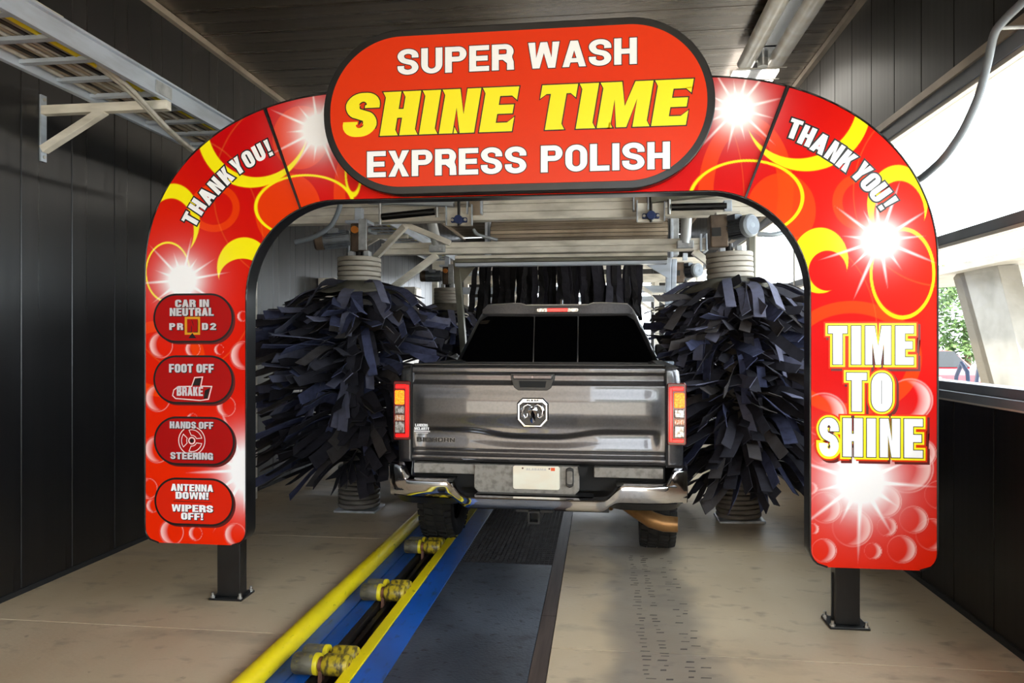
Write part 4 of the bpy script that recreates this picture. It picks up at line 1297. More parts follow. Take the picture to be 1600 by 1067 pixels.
for s in (-1, 1):
    m = MB()
    NZ2 = 26
    vs = []
    for (px, py) in plan:
        z0, z1 = zlow(py), ztop(py)
        for j in range(NZ2):
            t = j / (NZ2 - 1)
            z = z0 + (z1 - z0) * t
            inn = 0.030 * max(0, (z - 1.0) / 0.47) ** 2 + 0.05 * max(0, (0.72 - z) / 0.3) ** 2
            if z1 - z < 0.030:
                inn += 0.030 - math.sqrt(max(0, 0.030 ** 2 - (0.030 - (z1 - z)) ** 2))
            fl = 0
            for a in (AXR, AXF):
                d = math.hypot(py - a, z - 0.40)
                fl = max(fl, 0.022 * smooth_step(0.66, 0.54, d))
            k = 1 if py > 0.14 else py / 0.14
            vs.append((s * (px - inn * (0.4 + 0.6 * k) + fl), py, z))
    nP = len(plan)
    fs = [(i * NZ2 + j, (i + 1) * NZ2 + j, (i + 1) * NZ2 + j + 1, i * NZ2 + j + 1) for i in range(nP - 1) for j in range(NZ2 - 1)]
    m.add(vs, fs)
    o = tb(m, 'body_side', 'truck_paint', smooth=45)
    md = o.modifiers.new('skin', 'SOLIDIFY')
    md.thickness = 0.02
    md.offset = -1
    # arch liner
    for a in (AXR, AXF):
        m = MB()
        m.grid(lambda u, v: (s * (0.55 + 0.43 * v), a + 0.50 * math.cos(math.pi * u), 0.41 + 0.50 * math.sin(math.pi * u)), 18, 2)
        tb(m, 'wheel_arch_liner', 'black_matte', smooth=60)
# bed rails, floor, front bulkhead
for s in (-1, 1):
    x0, x1 = sorted((s * 0.86, s * 0.965))
    tb(MB().box(x0, x1, 0.10, 1.70, 1.462, 1.480), 'bed_rail_cap', 'trim_black', bevel=0.006)
    x0, x1 = sorted((s * 0.84, s * 0.86))
    tb(MB().box(x0, x1, 0.08, 1.70, 0.85, 1.470), 'bed_wall', 'trim_black')
tb(MB().box(-0.86, 0.86, 0.08, 1.70, 0.82, 0.85), 'bed_floor', 'trim_black')
tb(MB().box(-0.86, 0.86, 1.66, 1.70, 0.85, 1.462), 'bed_front', 'trim_black')
tb(MB().box(-0.80, 0.80, 0.35, 5.3, 0.52, 0.62), 'underbody', 'black_matte')
tb(MB().box(-0.878, 0.878, 0.10, 0.16, 0.62, 0.815), 'rear_sill', 'black_matte')

# ---- cab
def ring(z, hx_, ya, yb_, r, n=9):
    out = []
    for cx_, cy_, a in ((hx_ - r, ya + r, -90), (hx_ - r, yb_ - r, 0), (-hx_ + r, yb_ - r, 90), (-hx_ + r, ya + r, 180)):
        for k in range(n + 1):
            t = math.radians(a + 90 * k / n)
            out.append((cx_ + r * math.cos(t), cy_ + r * math.sin(t), z))
    return out
lv = [(1.20, 0.985, 1.72, 4.05, .06), (1.43, 0.965, 1.72, 4.02, .08), (1.50, 0.930, 1.73, 3.90, .09), (1.75, 0.815, 1.80, 3.45, .10), (1.90, 0.745, 1.855, 3.18, .11), (1.955, 0.715, 1.885, 3.08, .12), (1.990, 0.675, 1.93, 2.98, .12), (2.010, 0.60, 2.02, 2.85, .12)]
m = MB()
R_ = [ring(*q) for q in lv]
n = len(R_[0])
vs = [p for r in R_ for p in r]
fs = [(k * n + i, k * n + (i + 1) % n, (k + 1) * n + (i + 1) % n, (k + 1) * n + i) for k in range(len(R_) - 1) for i in range(n)]
fs.append(tuple(range((len(R_) - 1) * n, len(R_) * n)))
m.add(vs, fs)
cab = tb(m, 'cab', 'truck_paint', smooth=50)
def cab_x(z): return np.interp(z, [q[0] for q in lv], [q[1] for q in lv])
def cab_ya(z): return np.interp(z, [q[0] for q in lv], [q[2] for q in lv])
def cab_yb(z): return np.interp(z, [q[0] for q in lv], [q[3] for q in lv])
def plate4(pts, th=0.012, nrm=(0, -1, 0)):
    nv = Vector(nrm) * th
    m = MB()
    k = len(pts)
    a = [Vector(p) for p in pts]
    m.add(a + [p + nv for p in a], [tuple(range(k)), tuple(range(k, 2 * k))[::-1]] + [(i, (i + 1) % k, k + (i + 1) % k, k + i) for i in range(k)])
    return m
def rear_pt(fx, z, d=0.0):
    return (fx * (cab_x(z) - 0.055), cab_ya(z) - d, z)
def win_y(z): return 1.718 + (z - 1.40) * 0.262
# rear window in three panes
for (fa, fb, nm) in ((-1.0, -0.262, 'rear_window'), (-0.250, 0.250, 'sliding_window'), (0.262, 1.0, 'rear_window')):
    zs = [1.40, 1.55, 1.70, 1.80, 1.885]
    def q(f, z):
        hx_ = (cab_x(z) - 0.050)
        return f * (hx_ if abs(f) > .9 else 0.80)
    pts = [(q(fa, z), win_y(z), z) for z in zs] + [(q(fb, z), win_y(z), z) for z in zs[::-1]]
    if fa == -1.0:
        pts[4] = (pts[4][0] + .05, pts[4][1], pts[4][2] + .004); pts.insert(4, (q(fa, 1.845), win_y(1.845), 1.845))
    if fb == 1.0:
        pts[5] = (pts[5][0] - .05, pts[5][1], pts[5][2] + .004); pts.insert(6, (q(fb, 1.845), win_y(1.845), 1.845))
    tb(plate4(pts, 0.018), nm, 'tint_glass', cab)
tb(MB().bar((-0.206, 1.765, 1.40), (-0.206, 1.835, 1.88), 0.012, 0.02).bar((0.206, 1.765, 1.40), (0.206, 1.835, 1.88), 0.012, 0.02), 'slider_frame', 'trim_black', cab)
# side windows and windshield
for s in (-1, 1):
    for (ya, yb_, yc, yd) in ((1.98, 2.72, 2.70, 2.06), (2.80, 3.72, 3.22, 2.80)):
        pts = [(s * (cab_x(1.47) + .004), ya, 1.47), (s * (cab_x(1.47) + .004), yb_, 1.47), (s * (cab_x(1.86) + .004), yc, 1.86), (s * (cab_x(1.86) + .004), yd, 1.86)]
        tb(plate4(pts, 0.006, (s, 0, 0)), 'side_window', 'tint_glass', cab)
    tb(MB().box(min(s * .975, s * 1.0), max(s * .975, s * 1.0), 2.3, 2.48, 1.27, 1.30), 'door_handle', 'chrome', cab, bevel=0.006)
    mm = MB().box(min(s * 1.0, s * 1.24), max(s * 1.0, s * 1.24), 3.55, 3.66, 1.42, 1.62)
    tb(mm, 'door_mirror', 'trim_black', bevel=0.03)
    for yd in (1.80, 2.76, 3.80):
        tb(MB().box(min(s * 1.006, s * 1.024), max(s * 1.006, s * 1.024), yd, yd + .006, .62, 1.43), 'door_gap', 'black_matte')
pts = [(-.86, 3.93, 1.47), (.86, 3.93, 1.47), (.70, 3.19, 1.89), (-.70, 3.19, 1.89)]
tb(plate4(pts, 0.006, (0, .5, .8)), 'windshield', 'tint_glass', cab)
# roof trailing edge with high brake lamp
def roof_z(x):
    return 1.985 - 0.012 * (abs(x) / .7) ** 2
sp = MB()
xs = [-.705, -.66, -.42, -.34, -.29, -.20, .20, .29, .34, .42, .66, .705]
hz = [1.960, 2.005, 2.018, 2.016, 1.998, 1.996, 1.996, 1.998, 2.016, 2.018, 2.005, 1.960]
vs, fs = [], []
for x, z in zip(xs, hz):
    vs += [(x, 1.870, 1.905), (x, 1.835, 1.915), (x, 1.845, z - .012), (x, 1.880, z), (x, 2.06, z + .004)]
for i in range(len(xs) - 1):
    for j in range(4):
        fs.append((5 * i + j, 5 * i + 5 + j, 5 * i + 6 + j, 5 * i + 1 + j))
sp.add(vs, fs)
tb(sp, 'roof_spoiler', 'truck_paint', cab, smooth=35)
bx = 0.012
lamp = tb(MB().prism(rrect(bx - .215, bx + .215, 1.918, 1.968, .022, 6), 1.818, 1.86), 'brake_lamp', 'trim_black', cab, bevel=0.003)
tb(MB().prism(rrect(bx - .195, bx + .195, 1.926, 1.962, .017, 6), 1.812, 1.83), 'lamp_lens', 'lamp_clear', cab, bevel=0.003)
tb(MB().prism(rrect(bx - .098, bx + .098, 1.928, 1.961, .010, 6), 1.807, 1.82), 'lamp_lens', 'lamp_red', cab, bevel=0.003)
fin = MB()
fp = [(2.25, 1.99), (2.48, 1.99), (2.40, 2.03), (2.30, 2.075), (2.27, 2.07)]
fin.prism_x(fp, 0.0, 0.03)
tb(fin, 'antenna_fin', 'dark_chrome', cab, bevel=0.008)
# hood, grille, headlamps
m = MB()
m.grid(lambda u, v: ((2 * u - 1) * (0.955 - 0.18 * smooth_step(.75, 1, v)), 4.0 + 1.58 * v, 1.36 - 0.10 * v - 0.05 * abs(2 * u - 1) ** 3 - 0.10 * smooth_step(.85, 1, v) + 0.03 * smooth_step(.55, .35, abs(2 * u - 1))), 25, 16)
tb(m, 'hood', 'truck_paint', smooth=50)
tb(MB().prism([(-.62, .62), (.62, .62), (.68, 1.12), (-.68, 1.12)], 5.50, 5.62), 'grille', 'black_paint', bevel=0.03)
tb(MB().box(-.96, .96, 5.40, 5.68, .48, .68), 'front_bumper', 'chrome', bevel=0.05)

# ---- tail lamps
for s in (-1, 1):
    def X(a, b): return tuple(sorted((s * a, s * b)))
    x0, x1 = X(.886, 1.013)
    tl = tb(MB().prism(rrect(x0, x1, .955, 1.372, .016, 4), 0.028, 0.11), 'tail_lamp', 'lamp_dark_red', bevel=0.006, label='lit tail lamp with amber and clear lenses')
    # glowing red C-shaped light guide: inner upright, top and bottom returns
    a0, a1 = X(.898, .922)
    tb(MB().prism(rrect(a0, a1, .975, 1.345, .008, 4), 0.018, 0.05), 'light_guide', 'lamp_red', tl, bevel=0.004)
    for z0, z1 in ((1.318, 1.348), (.974, .998)):
        b0, b1 = X(.915, .996)
        tb(MB().prism(rrect(b0, b1, z0, z1, .008, 4), 0.019, 0.05), 'light_guide', 'lamp_red', tl, bevel=0.004)
    b0, b1 = X(.932, 1.000)
    tb(MB().prism(rrect(b0, b1, 1.205, 1.306, .01, 4), 0.021, 0.05), 'turn_lens', 'lamp_amber', tl, bevel=0.004)
    tb(MB().prism(rrect(b0, b1, 1.138, 1.196, .008, 4), 0.020, 0.05), 'reverse_lens', 'lamp_clear', tl, bevel=0.006)
    tb(MB().prism(rrect(b0, b1, 1.092, 1.132, .006, 4), 0.021, 0.05), 'side_lens', 'lamp_orange_strip', tl, bevel=0.004)
    tb(MB().prism(rrect(b0, b1, 1.006, 1.086, .008, 4), 0.020, 0.05), 'lower_lens', 'lamp_clear', tl, bevel=0.006)
    x0, x1 = X(.876, .884)
    tb(MB().box(x0, x1, 0.02, 0.09, ZT0, ZT1), 'gate_gap', 'black_matte')

# ---- chrome bumper
def b_top(x):
    a = abs(x)
    z = 0.612 + 0.095 * smooth_step(0.46, 0.60, a)
    return z + 0.100 * smooth_step(0.87, 0.935, a)
def b_bot(x):
    a = abs(x)
    return 0.530 + 0.050 * smooth_step(0.44, 0.56, a)
def b_out(x):
    a = abs(x)
    return -0.165 + 0.075 * max(0, (a - 0.55) / 0.46) ** 3 + 0.030 * smooth_step(.40, .60, a)
prof = [(0.10, 1.0), (0.020, 1.0), (-0.002, .97), (-0.008, .88), (-0.004, .66), (-0.002, .40), (0.004, .18), (0.02, .03), (0.06, 0.0)]
xs = [-1.008 + 2.016 * i / 120 for i in range(121)]
m = MB()
vs = []
for x in xs:
    zt, zb = b_top(x), b_bot(x)
    yo = b_out(x)
    for (dy, t) in prof:
        vs.append((x, yo + dy, zb + (zt - zb) * t))
for sgn in (1, -1):
    pass
k = len(prof)
fs = [(i * k + j, (i + 1) * k + j, (i + 1) * k + j + 1, i * k + j + 1) for i in range(len(xs) - 1) for j in range(k - 1)]
m.add(vs, fs)
# wrap-round ends
for s in (-1, 1):
    i0 = 0 if s < 0 else len(xs) - 1
    e = [vs[i0 * k + j] for j in range(k)]
    w = []
    for t in (0, .25, .6, 1.0):
        for p in e:
            w.append((p[0] + s * 0.022 * math.sin(t * math.pi / 2), p[1] + 0.30 * t * t + 0.05 * t, p[2]))
    m.add(w, [(a * k + j, (a + 1) * k + j, (a + 1) * k + j + 1, a * k + j + 1) for a in range(3) for j in range(k - 1)])
bumper = tb(m, 'rear_bumper', 'chrome', smooth=40)
for s in (-1, 1):
    x0, x1 = sorted((s * .50, s * .985))
    m = MB()
    m.grid(lambda u, v: (x0 + (x1 - x0) * u, b_out(x0 + (x1 - x0) * u) + 0.012 + 0.05 * v, b_bot(x0 + (x1 - x0) * u) + 0.006 - 0.052 * (1 - abs(2 * u - 1) ** 8) * v), 20, 4)
    tb(m, 'bumper_valance', 'trim_black', bumper, smooth=40)
    x0, x1 = sorted((s * .55, s * .94))
    tb(MB().box(x0, x1, -0.115, 0.05, .698, .706), 'step_pad', 'trim_black', bumper, bevel=0.003)
    x0, x1 = sorted((s * .40, s * .86))
    tb(MB().box(x0, x1, 0.02, 0.10, .728, .796), 'sill_filler', 'plastic_grey', bevel=0.004)
tb(MB().box(-.40, .40, -0.12, 0.06, .560, .612), 'center_step', 'trim_black', bumper, bevel=0.004)
# plate recess, plate, trailer socket, receiver
tb(MB().prism([(-.425, .800), (-.425, .640), (-.395, .606), (.270, .606), (.300, .640), (.300, .800)][::-1], 0.0, 0.06), 'plate_recess', 'plastic_grey', bevel=0.006)
lp = tb(MB().prism(rrect(-.152, .168, .640, .800, .016, 5), -0.012, 0.0), 'license_plate', 'plate_cream', bevel=0.002)
tgt('ALABAMA', -.062, .078, .770, .786, -0.0135, 'plate_text', wide, lp)
tb(MB().contours([[[(.108, .770), (.136, .770), (.136, .791), (.108, .791)]]], -0.0135), 'registration_sticker', 'sticker_orange', lp, fix=False)
for bxx in (-.085, .098):
    tb(MB().cyl((bxx, -.016, .784), (bxx, -.010, .784), .006, n=10), 'plate_screw', 'rust', lp)
tb(MB().prism([(.210, .672), (.236, .658), (.262, .672), (.262, .784), (.236, .798), (.210, .784)], -0.016, 0.01), 'trailer_socket', 'trim_black', bevel=0.005)
tb(MB().prism(rrect(.216, .256, .684, .772, .012, 4), -0.024, 0.0), 'socket_cover', 'plastic_grey', bevel=0.004)
tb(MB().prism([(.300, .742), (.345, .742), (.360, .800), (.290, .800)], -0.004, 0.03), 'rubber_stop', 'black_matte')
m = MB()
for (a, b_, d, e) in ((-.040, .040, .496, .508), (-.040, .040, .424, .436), (-.040, -.028, .436, .496), (.028, .040, .436, .496)):
    m.box(a, b_, -0.09, 0.30, d, e)
tb(m, 'hitch_receiver', 'black_paint', label='square tow hitch receiver tube')
tb(MB().box(-.027, .027, -0.02, 0.0, .437, .495), 'hitch_plug', 'black_matte')
tb(MB().box(-.13, .13, -0.05, 0.16, .490, .522).box(-.50, .50, .10, .20, .47, .53), 'hitch_bar', 'trim_black', bevel=0.004)
# exhaust
m = MB().tube([(.56, .58, .46), (.64, .50, .44), (.72, .43, .405), (.80, .385, .365), (.89, .36, .345), (.985, .35, .345)], [.05, .055, .058, .06, .058, .055], 16)
tb(m, 'tail_pipe', 'exhaust_tan', smooth=50)
tb(MB().cyl((.42, .50, .46), (.52, .46, .46), .055, n=14), 'pipe_hanger', 'exhaust_tan', smooth=40)
# axle
tb(MB().cyl((-.8, AXR, .40), (.8, AXR, .40), .05, n=14), 'rear_axle', 'black_matte', smooth=40)
# wheels
TWD = 0.275
tp = [(0.235, -TWD / 2 + .03), (0.30, -TWD / 2), (0.36, -TWD / 2 + .004), (0.388, -TWD / 2 + .03), (0.396, -.06), (0.398, 0), (0.396, .06), (0.388, TWD / 2 - .03), (0.36, TWD / 2 - .004), (0.30, TWD / 2), (0.235, TWD / 2 - .03)]
tyre_me = MB().lathe(tp, (0, 0, 0), 'x', 48).mesh('tyre', 'rubber', 50)
lm = MB()
for i in range(44):
    t = 2 * math.pi * i / 44
    for row, (xa, xb) in enumerate(((-TWD / 2 + .004, -.085), (-.075, -.008), (.008, .075), (.085, TWD / 2 - .004))):
        tt = t + (math.pi / 44 if row in (1, 2) else 0) * 1.0
        for (r0, r1, w) in ((.385, .407, .019),):
            ct, st = math.cos(tt), math.sin(tt)
            ta = Vector((0, -st, ct)); ra = Vector((0, ct, st))
            vsl = []
            for xx in (xa, xb):
                rr1 = r1 - (.012 if abs(xx) > .12 else 0)
                sk = .010 if row in (1, 2) and xx == xb else 0
                for (r_, s_) in ((r0, -w), (r0, w), (rr1, w), (rr1, -w)):
                    p = ra * r_ + ta * (s_ + sk)
                    vsl.append((xx, p.y, p.z))
            lm.add(vsl, [(0, 1, 2, 3), (7, 6, 5, 4), (0, 4, 5, 1), (1, 5, 6, 2), (2, 6, 7, 3), (3, 7, 4, 0)])
tread_me = lm.mesh('tread', 'rubber')
rim_me = MB().lathe([(0.02, .06), (0.10, .05), (0.20, .09), (0.228, .10), (0.235, .07), (0.225, -.08), (0.05, -.06)], (0, 0, 0), 'x', 32).mesh('rim', 'dark_chrome', 50)
for s in (-1, 1):
    for a in (AXR, AXF):
        w = inst('wheel', tyre_me, truck, (s * 0.872, a, WR))
        inst('tread', tread_me, w, (0, 0, 0))
        inst('rim', rim_me, w, (0, 0, 0), (0, 0, 0 if s > 0 else math.pi))

# ================================================================ cloth brushes
mat('cloth_navy', c(72, 76, 104), 0.85, 0, 0.2, noise=((14, 14, 14), c(54, 57, 78), 0.4, 0.7))
mat('cloth_slate', c(98, 99, 120), 0.85, 0, 0.2, noise=((14, 14, 14), c(88, 88, 102), 0.4, 0.7))
mat('cloth_dark', c(50, 49, 57), 0.88, 0, 0.2, noise=((14, 14, 14), c(44, 42, 48), 0.4, 0.7))
mat('cloth_brown', c(70, 66, 67), 0.88, 0, 0.2, noise=((14, 14, 14), c(62, 57, 56), 0.4, 0.7))
mat('cloth_black', c(22, 20, 22), 0.85, 0, 0.2, noise=((14, 14, 14), c(34, 30, 30), 0.5, 0.7))
mat('collar_cloth', c(104, 100, 90), 0.85, 0, 0.2, noise=((10, 10, 10), c(82, 79, 72), 0.4, 0.7))
mat('hub_plastic', c(172, 166, 156), 0.55, noise=((6, 6, 20), c(146, 138, 126), 0.4, 0.7))
mat('hub_lower', c(112, 106, 100), 0.6, noise=((6, 6, 20), c(84, 78, 72), 0.4, 0.7))
mat('motor_grey', c(112, 118, 126), 0.45, 0.4, noise=((12, 12, 12), c(92, 96, 102), 0.4, 0.7))
mat('motor_light', c(164, 172, 180), 0.4, 0.3)
mat('gear_brown', c(104, 88, 74), 0.5, 0.4, noise=((9, 9, 9), c(72, 60, 52), 0.4, 0.7))
mat('orange_seal', c(226, 134, 44), 0.5)
mat('bearing_blue', c(34, 52, 100), 0.4, 0.2)
mat('black_cyl', c(20, 20, 22), 0.25)
mat('tube_grey', c(186, 190, 194), 0.35, 0.3)

def ribbon(L, w, a0, a1, r0, r1, swirl=0.0, th=0.006, n=8, wave=0.0):
    m = MB()
    p = Vector((0, 0, 0))
    vs = []
    for k in range(n + 1):
        t = k / n
        a = math.radians(a0 + (a1 - a0) * t + wave * math.sin(t * 7))
        yw = math.radians(swirl * t)
        T = Vector((math.cos(a) * math.cos(yw), math.cos(a) * math.sin(yw), math.sin(a)))
        side = Vector((-math.sin(yw), math.cos(yw), 0))
        N = side.cross(T) * -1
        ro = math.radians(r0 + (r1 - r0) * t)
        W = side * math.cos(ro) + N * math.sin(ro)
        Q = T.cross(W).normalized() * (th / 2)
        W = W * (w * (0.5 + 0.06 * t))
        vs += [p - W - Q, p + W - Q, p + W + Q, p - W + Q]
        p = p + T * (L / n)
    fs = [(0, 1, 2, 3), tuple(4 * n + i for i in (3, 2, 1, 0))]
    for k in range(n):
        for q in range(4):
            fs.append((4 * k + q, 4 * k + (q + 1) % 4, 4 * k + 4 + (q + 1) % 4, 4 * k + 4 + q))
    m.add(vs, fs)
    return m

rng = random.Random(21)
CL = ['cloth_navy', 'cloth_slate', 'cloth_dark', 'cloth_brown', 'cloth_navy', 'cloth_dark']
VAR = {'top': [], 'mid': [], 'low': []}
for k in range(16):
    w = rng.uniform(.066, .108)
    ra = rng.uniform(-35, 35)
    VAR['top'].append(ribbon(0.9, w, rng.uniform(-20, -2), rng.uniform(-50, -22), ra, ra + rng.uniform(-35, 35), rng.uniform(-35, 15), wave=rng.uniform(0, 14)).mesh('cloth_strip', ['cloth_slate', 'cloth_navy', 'cloth_slate', 'cloth_brown'][k % 4]))
    ra = rng.uniform(15, 70) * rng.choice((1, 1, -1))
    VAR['mid'].append(ribbon(0.95, w, rng.uniform(-8, 14), rng.uniform(-26, 2), ra, ra + rng.uniform(-30, 30), rng.uniform(-40, 25), wave=rng.uniform(0, 18)).mesh('cloth_strip', CL[k % 6]))
    ra = rng.uniform(-40, 70)
    VAR['low'].append(ribbon(0.95, w, rng.uniform(-12, 6), rng.uniform(-36, -8), ra, ra + rng.uniform(-30, 30), rng.uniform(-40, 20), wave=rng.uniform(0, 16)).mesh('cloth_strip', ['cloth_dark', 'cloth_navy', 'cloth_brown', 'cloth_dark'][k % 4]))
for k in range(4):
    VAR['mid'].append(ribbon(0.85, rng.uniform(.07, .09), rng.uniform(-30, -10), rng.uniform(-88, -70), rng.uniform(-20, 20), rng.uniform(-40, 40), rng.uniform(-20, 20), wave=12).mesh('cloth_strip', ['cloth_slate', 'cloth_navy'][k % 2]))

def motor(parent, base, dirn, r=0.085, L=0.26, fan=True):
    """finned electric motor lying along dirn from base"""
    base, d = Vector(base), Vector(dirn).normalized()
    a = d.orthogonal().normalized()
    if abs(a.z) > .9: a = d.cross(Vector((0, 0, 1))).normalized()
    b = d.cross(a)
    MB().cyl(base, base + d * L, r * .86, n=24).build('motor', 'motor_grey', parent, smooth=40)
    for i in range(22):
        t = 2 * math.pi * i / 22
        rad = a * math.cos(t) + b * math.sin(t)
        p = base + rad * (r * .94)
        MB().bar(p + d * (L * .08), p + d * (L * .72), 0.006, r * .22, rad).build('cooling_fin', 'motor_grey', parent)
    MB().lathe([(0.0, 0.0), (r * .25, 0.0), (r * .28, -.004), (r * .9, -.004), (r * 1.04, -0.02), (r * 1.04, -L * .26)], (0, 0, 0), 'z', 28).build('fan_cover', 'motor_light' if fan else 'gear_brown', parent, smooth=35, world=False)
    fc = [o for o in parent.children if o.name.startswith('fan_cover')][-1]
    fc.location = base + d * (L * 1.0) - root_loc(parent)
    fc.rotation_euler = d.to_track_quat('Z', 'Y').to_euler()
    bx = base + d * (L * .42) + (b if abs(b.z) > abs(a.z) else a) * (r * 1.12) * (1 if (b if abs(b.z) > abs(a.z) else a).z > 0 else -1)
    MB().bar(bx - d * .05, bx + d * .05, 0.09, 0.05).build('terminal_box', 'motor_grey', parent, bevel=0.005)

def make_brush(name, label, loc, lean, n_ind, n_stuff, limit, mdir, front_bias, seed, simple=False):
    rg = random.Random(seed)
    bx, by = loc
    B = thing(name, label, 'car wash brush', (bx, by, 0), (0, lean, 0), group='upright cloth brushes')
    loc3 = lambda x, y, z: (x, y, z)
    def bb(mb, nm, mt, **k): return mb.build(nm, mt, B, world=False, **k)
    bb(MB().cyl((0, 0, 0.03), (0, 0, 2.46), 0.155, n=28), 'core', 'hub_lower', smooth=40)
    for i in range(5):
        z = 2.235 + i * 0.048
        bb(MB().lathe([(0.10, 0), (0.205, 0.002), (0.211, 0.008), (0.211, 0.038), (0.205, 0.045), (0.10, 0.046)], (0, 0, z), 'z', 36), 'hub_ring', 'hub_plastic', smooth=30)
    for i in range(9):
        z = 0.035 + i * 0.045
        bb(MB().lathe([(0.10, 0), (0.196, 0.003), (0.204, 0.012), (0.204, 0.032), (0.196, 0.042), (0.10, 0.043)], (0, 0, z), 'z', 36), 'hub_ring', 'hub_lower', smooth=30)
    z = 0.5
    while z < 2.1:
        bb(MB().lathe([(0.15, 0), (0.178, 0.004), (0.178, 0.03), (0.15, 0.034)], (0, 0, z), 'z', 24), 'core_ring', 'hub_lower', smooth=30)
        z += 0.10
    m = MB()
    m.grid(lambda u, v: ((0.20 + 0.24 * v) * math.cos(2 * math.pi * u), (0.20 + 0.24 * v) * math.sin(2 * math.pi * u), 2.235 - 0.12 * v ** 1.4 - 0.008 * v * math.sin(9 * 2 * math.pi * u)), 72, 8, closed_u=True)
    cobj = bb(m, 'collar', 'collar_cloth', smooth=60)
    sd = cobj.modifiers.new('cloth', 'SOLIDIFY'); sd.thickness = 0.008
    def one(k, stuff):
        if rg.random() < front_bias: phi = rg.uniform(-math.pi * .96, -math.pi * .04)
        else: phi = rg.uniform(0, math.pi)
        z0 = 2.225 - 1.74 * ((k + rg.random()) / (n_stuff if stuff else n_ind))
        kind = 'top' if z0 > 1.96 else ('mid' if z0 > 1.0 else 'low')
        me = rg.choice(VAR[kind])
        tt = max(0, min(1, (z0 - 0.48) / 1.65))
        sc = (0.74 + 0.26 * math.sin(math.pi * (0.18 + 0.68 * tt))) * rg.uniform(.82, 1.04)
        if kind == 'top': sc = rg.uniform(.70, .98)
        if stuff: sc *= .8
        ln = 0.92 * sc + .17
        c_, s_ = math.cos(phi), math.sin(phi)
        lim = limit(bx, by, c_, s_, z0)
        if ln > lim:
            sc = (lim - .17) / .92
        if sc < .28:
            return None
        return (me, (0.165 * c_, 0.165 * s_, z0), (rg.uniform(-.25, .25), rg.uniform(-.12, .12), phi + rg.uniform(-.2, .2)), (sc, 1, sc if sc < .75 else 1))
    for k in range(n_ind):
        q = one(k, False)
        if q: inst('cloth_strip', q[0], B, *q[1:])
    bmv, bmf, off = [], [], 0
    st = MB()
    for k in range(n_stuff):
        q = one(k, True)
        if not q: continue
        me, l_, r_, s_ = q
        M_ = Matrix.LocRotScale(Vector(l_), Matrix.Rotation(r_[2], 3, 'Z') @ Matrix.Rotation(r_[1], 3, 'Y') @ Matrix.Rotation(r_[0], 3, 'X'), Vector(s_))
        st.add([tuple(M_ @ v.co) for v in me.vertices], [tuple(p.vertices) for p in me.polygons])
    bb(st, 'inner_strips', 'cloth_dark', kind='stuff')
    # drive on top: shaft, gearbox, motor, cover plate
    bb(MB().cyl((0, 0, 2.44), (0, 0, 2.56), 0.035, n=16), 'drive_shaft', 'dark_steel', smooth=40)
    for dx in (-.09, .06):
        bb(MB().box(dx, dx + .05, -.05, .05, 2.475, 2.535), 'flange_block', 'galv', bevel=0.004)
    MBt = root_loc(B)
    if mdir[0] < 0:
        bb(MB().box(-.06, .06, -.09, .09, 2.53, 2.80), 'gearbox', 'gear_brown', bevel=0.012)
        bb(MB().cyl((-.01, -.05, 2.735), (-.01, -.12, 2.735), 0.035, n=16), 'seal', 'orange_seal', smooth=40)
        bb(MB().box(.045, .125, -.16, -.14, 2.53, 2.83), 'cover_plate', 'galv', bevel=0.004)
        bb(MB().box(-.11, .12, -.10, .10, 2.80, 2.83), 'mount_plate', 'alu', bevel=0.004)
        bb(MB().box(-.035, .035, -.04, .04, 2.83, 2.96), 'mount_block', 'alu', bevel=0.004)
        motor(B, (bx - .06, by - .10, 2.655), mdir, .085, .34, False)
    else:
        bb(MB().box(-.18, -.02, -.11, .09, 2.52, 2.82), 'gearbox', 'gear_brown', bevel=0.012)
        bb(MB().box(-.168, -.085, -.116, -.108, 2.62, 2.70), 'name_plate', 'black_paint')
        bb(MB().box(-.12, .10, -.10, .10, 2.82, 2.845), 'mount_plate', 'alu_white', bevel=0.004)
        bb(MB().box(-.035, .035, -.04, .04, 2.845, 2.96), 'mount_block', 'alu', bevel=0.004)
        motor(B, (bx + .02, by - .02, 2.69), mdir, .098, .26, True)
    # bottom bearing plate
    bb(MB().box(-.20, .21, -.17, .17, 0.0, 0.022), 'floor_plate', 'galv', bevel=0.004)
    return B

def lim_left(bx, by, c_, s_, z):
    l = 9
    if c_ > 0.05: l = (-1.50 + (0.05 if z > 1.8 else 0) - bx) / c_
    if c_ < -0.05: l = min(l, (XL + 0.05 - bx) / c_)
    return l
def lim_right(bx, by, c_, s_, z):
    l = 9
    if c_ < -0.05: l = (0.66 - (0.06 if z > 1.8 else 0) - bx) / c_
    if c_ > 0.05: l = min(l, (XR - 0.05 - bx) / c_)
    return max(l, 0.56)
brush_l = make_brush('upright_brush', 'tall upright brush of dark cloth strips left of the truck, in front', (-2.355, 6.82), 0.0, 285, 230, lim_left, (-1, -.25, -.12), .76, 5)
brush_r = make_brush('upright_brush', 'tall upright brush of dark cloth strips right of the truck', (1.275, 6.86), -0.035, 285, 230, lim_right, (.75, -1, .0), .76, 9)
brush_f = make_brush('upright_brush', 'upright cloth brush with small motor further in, behind the left brush', (-2.35, 10.9), 0.0, 150, 110, lambda bx, by, c_, s_, z: 0.85 if c_ < 0 else 1.12, (-1, -.1, 0), .8, 15)
brush_g = make_brush('upright_brush', 'upright cloth brush further in on the right, mostly hidden', (1.25, 10.9), 0.0, 110, 90, lambda bx, by, c_, s_, z: 0.62, (.75, -1, .0), .8, 25)

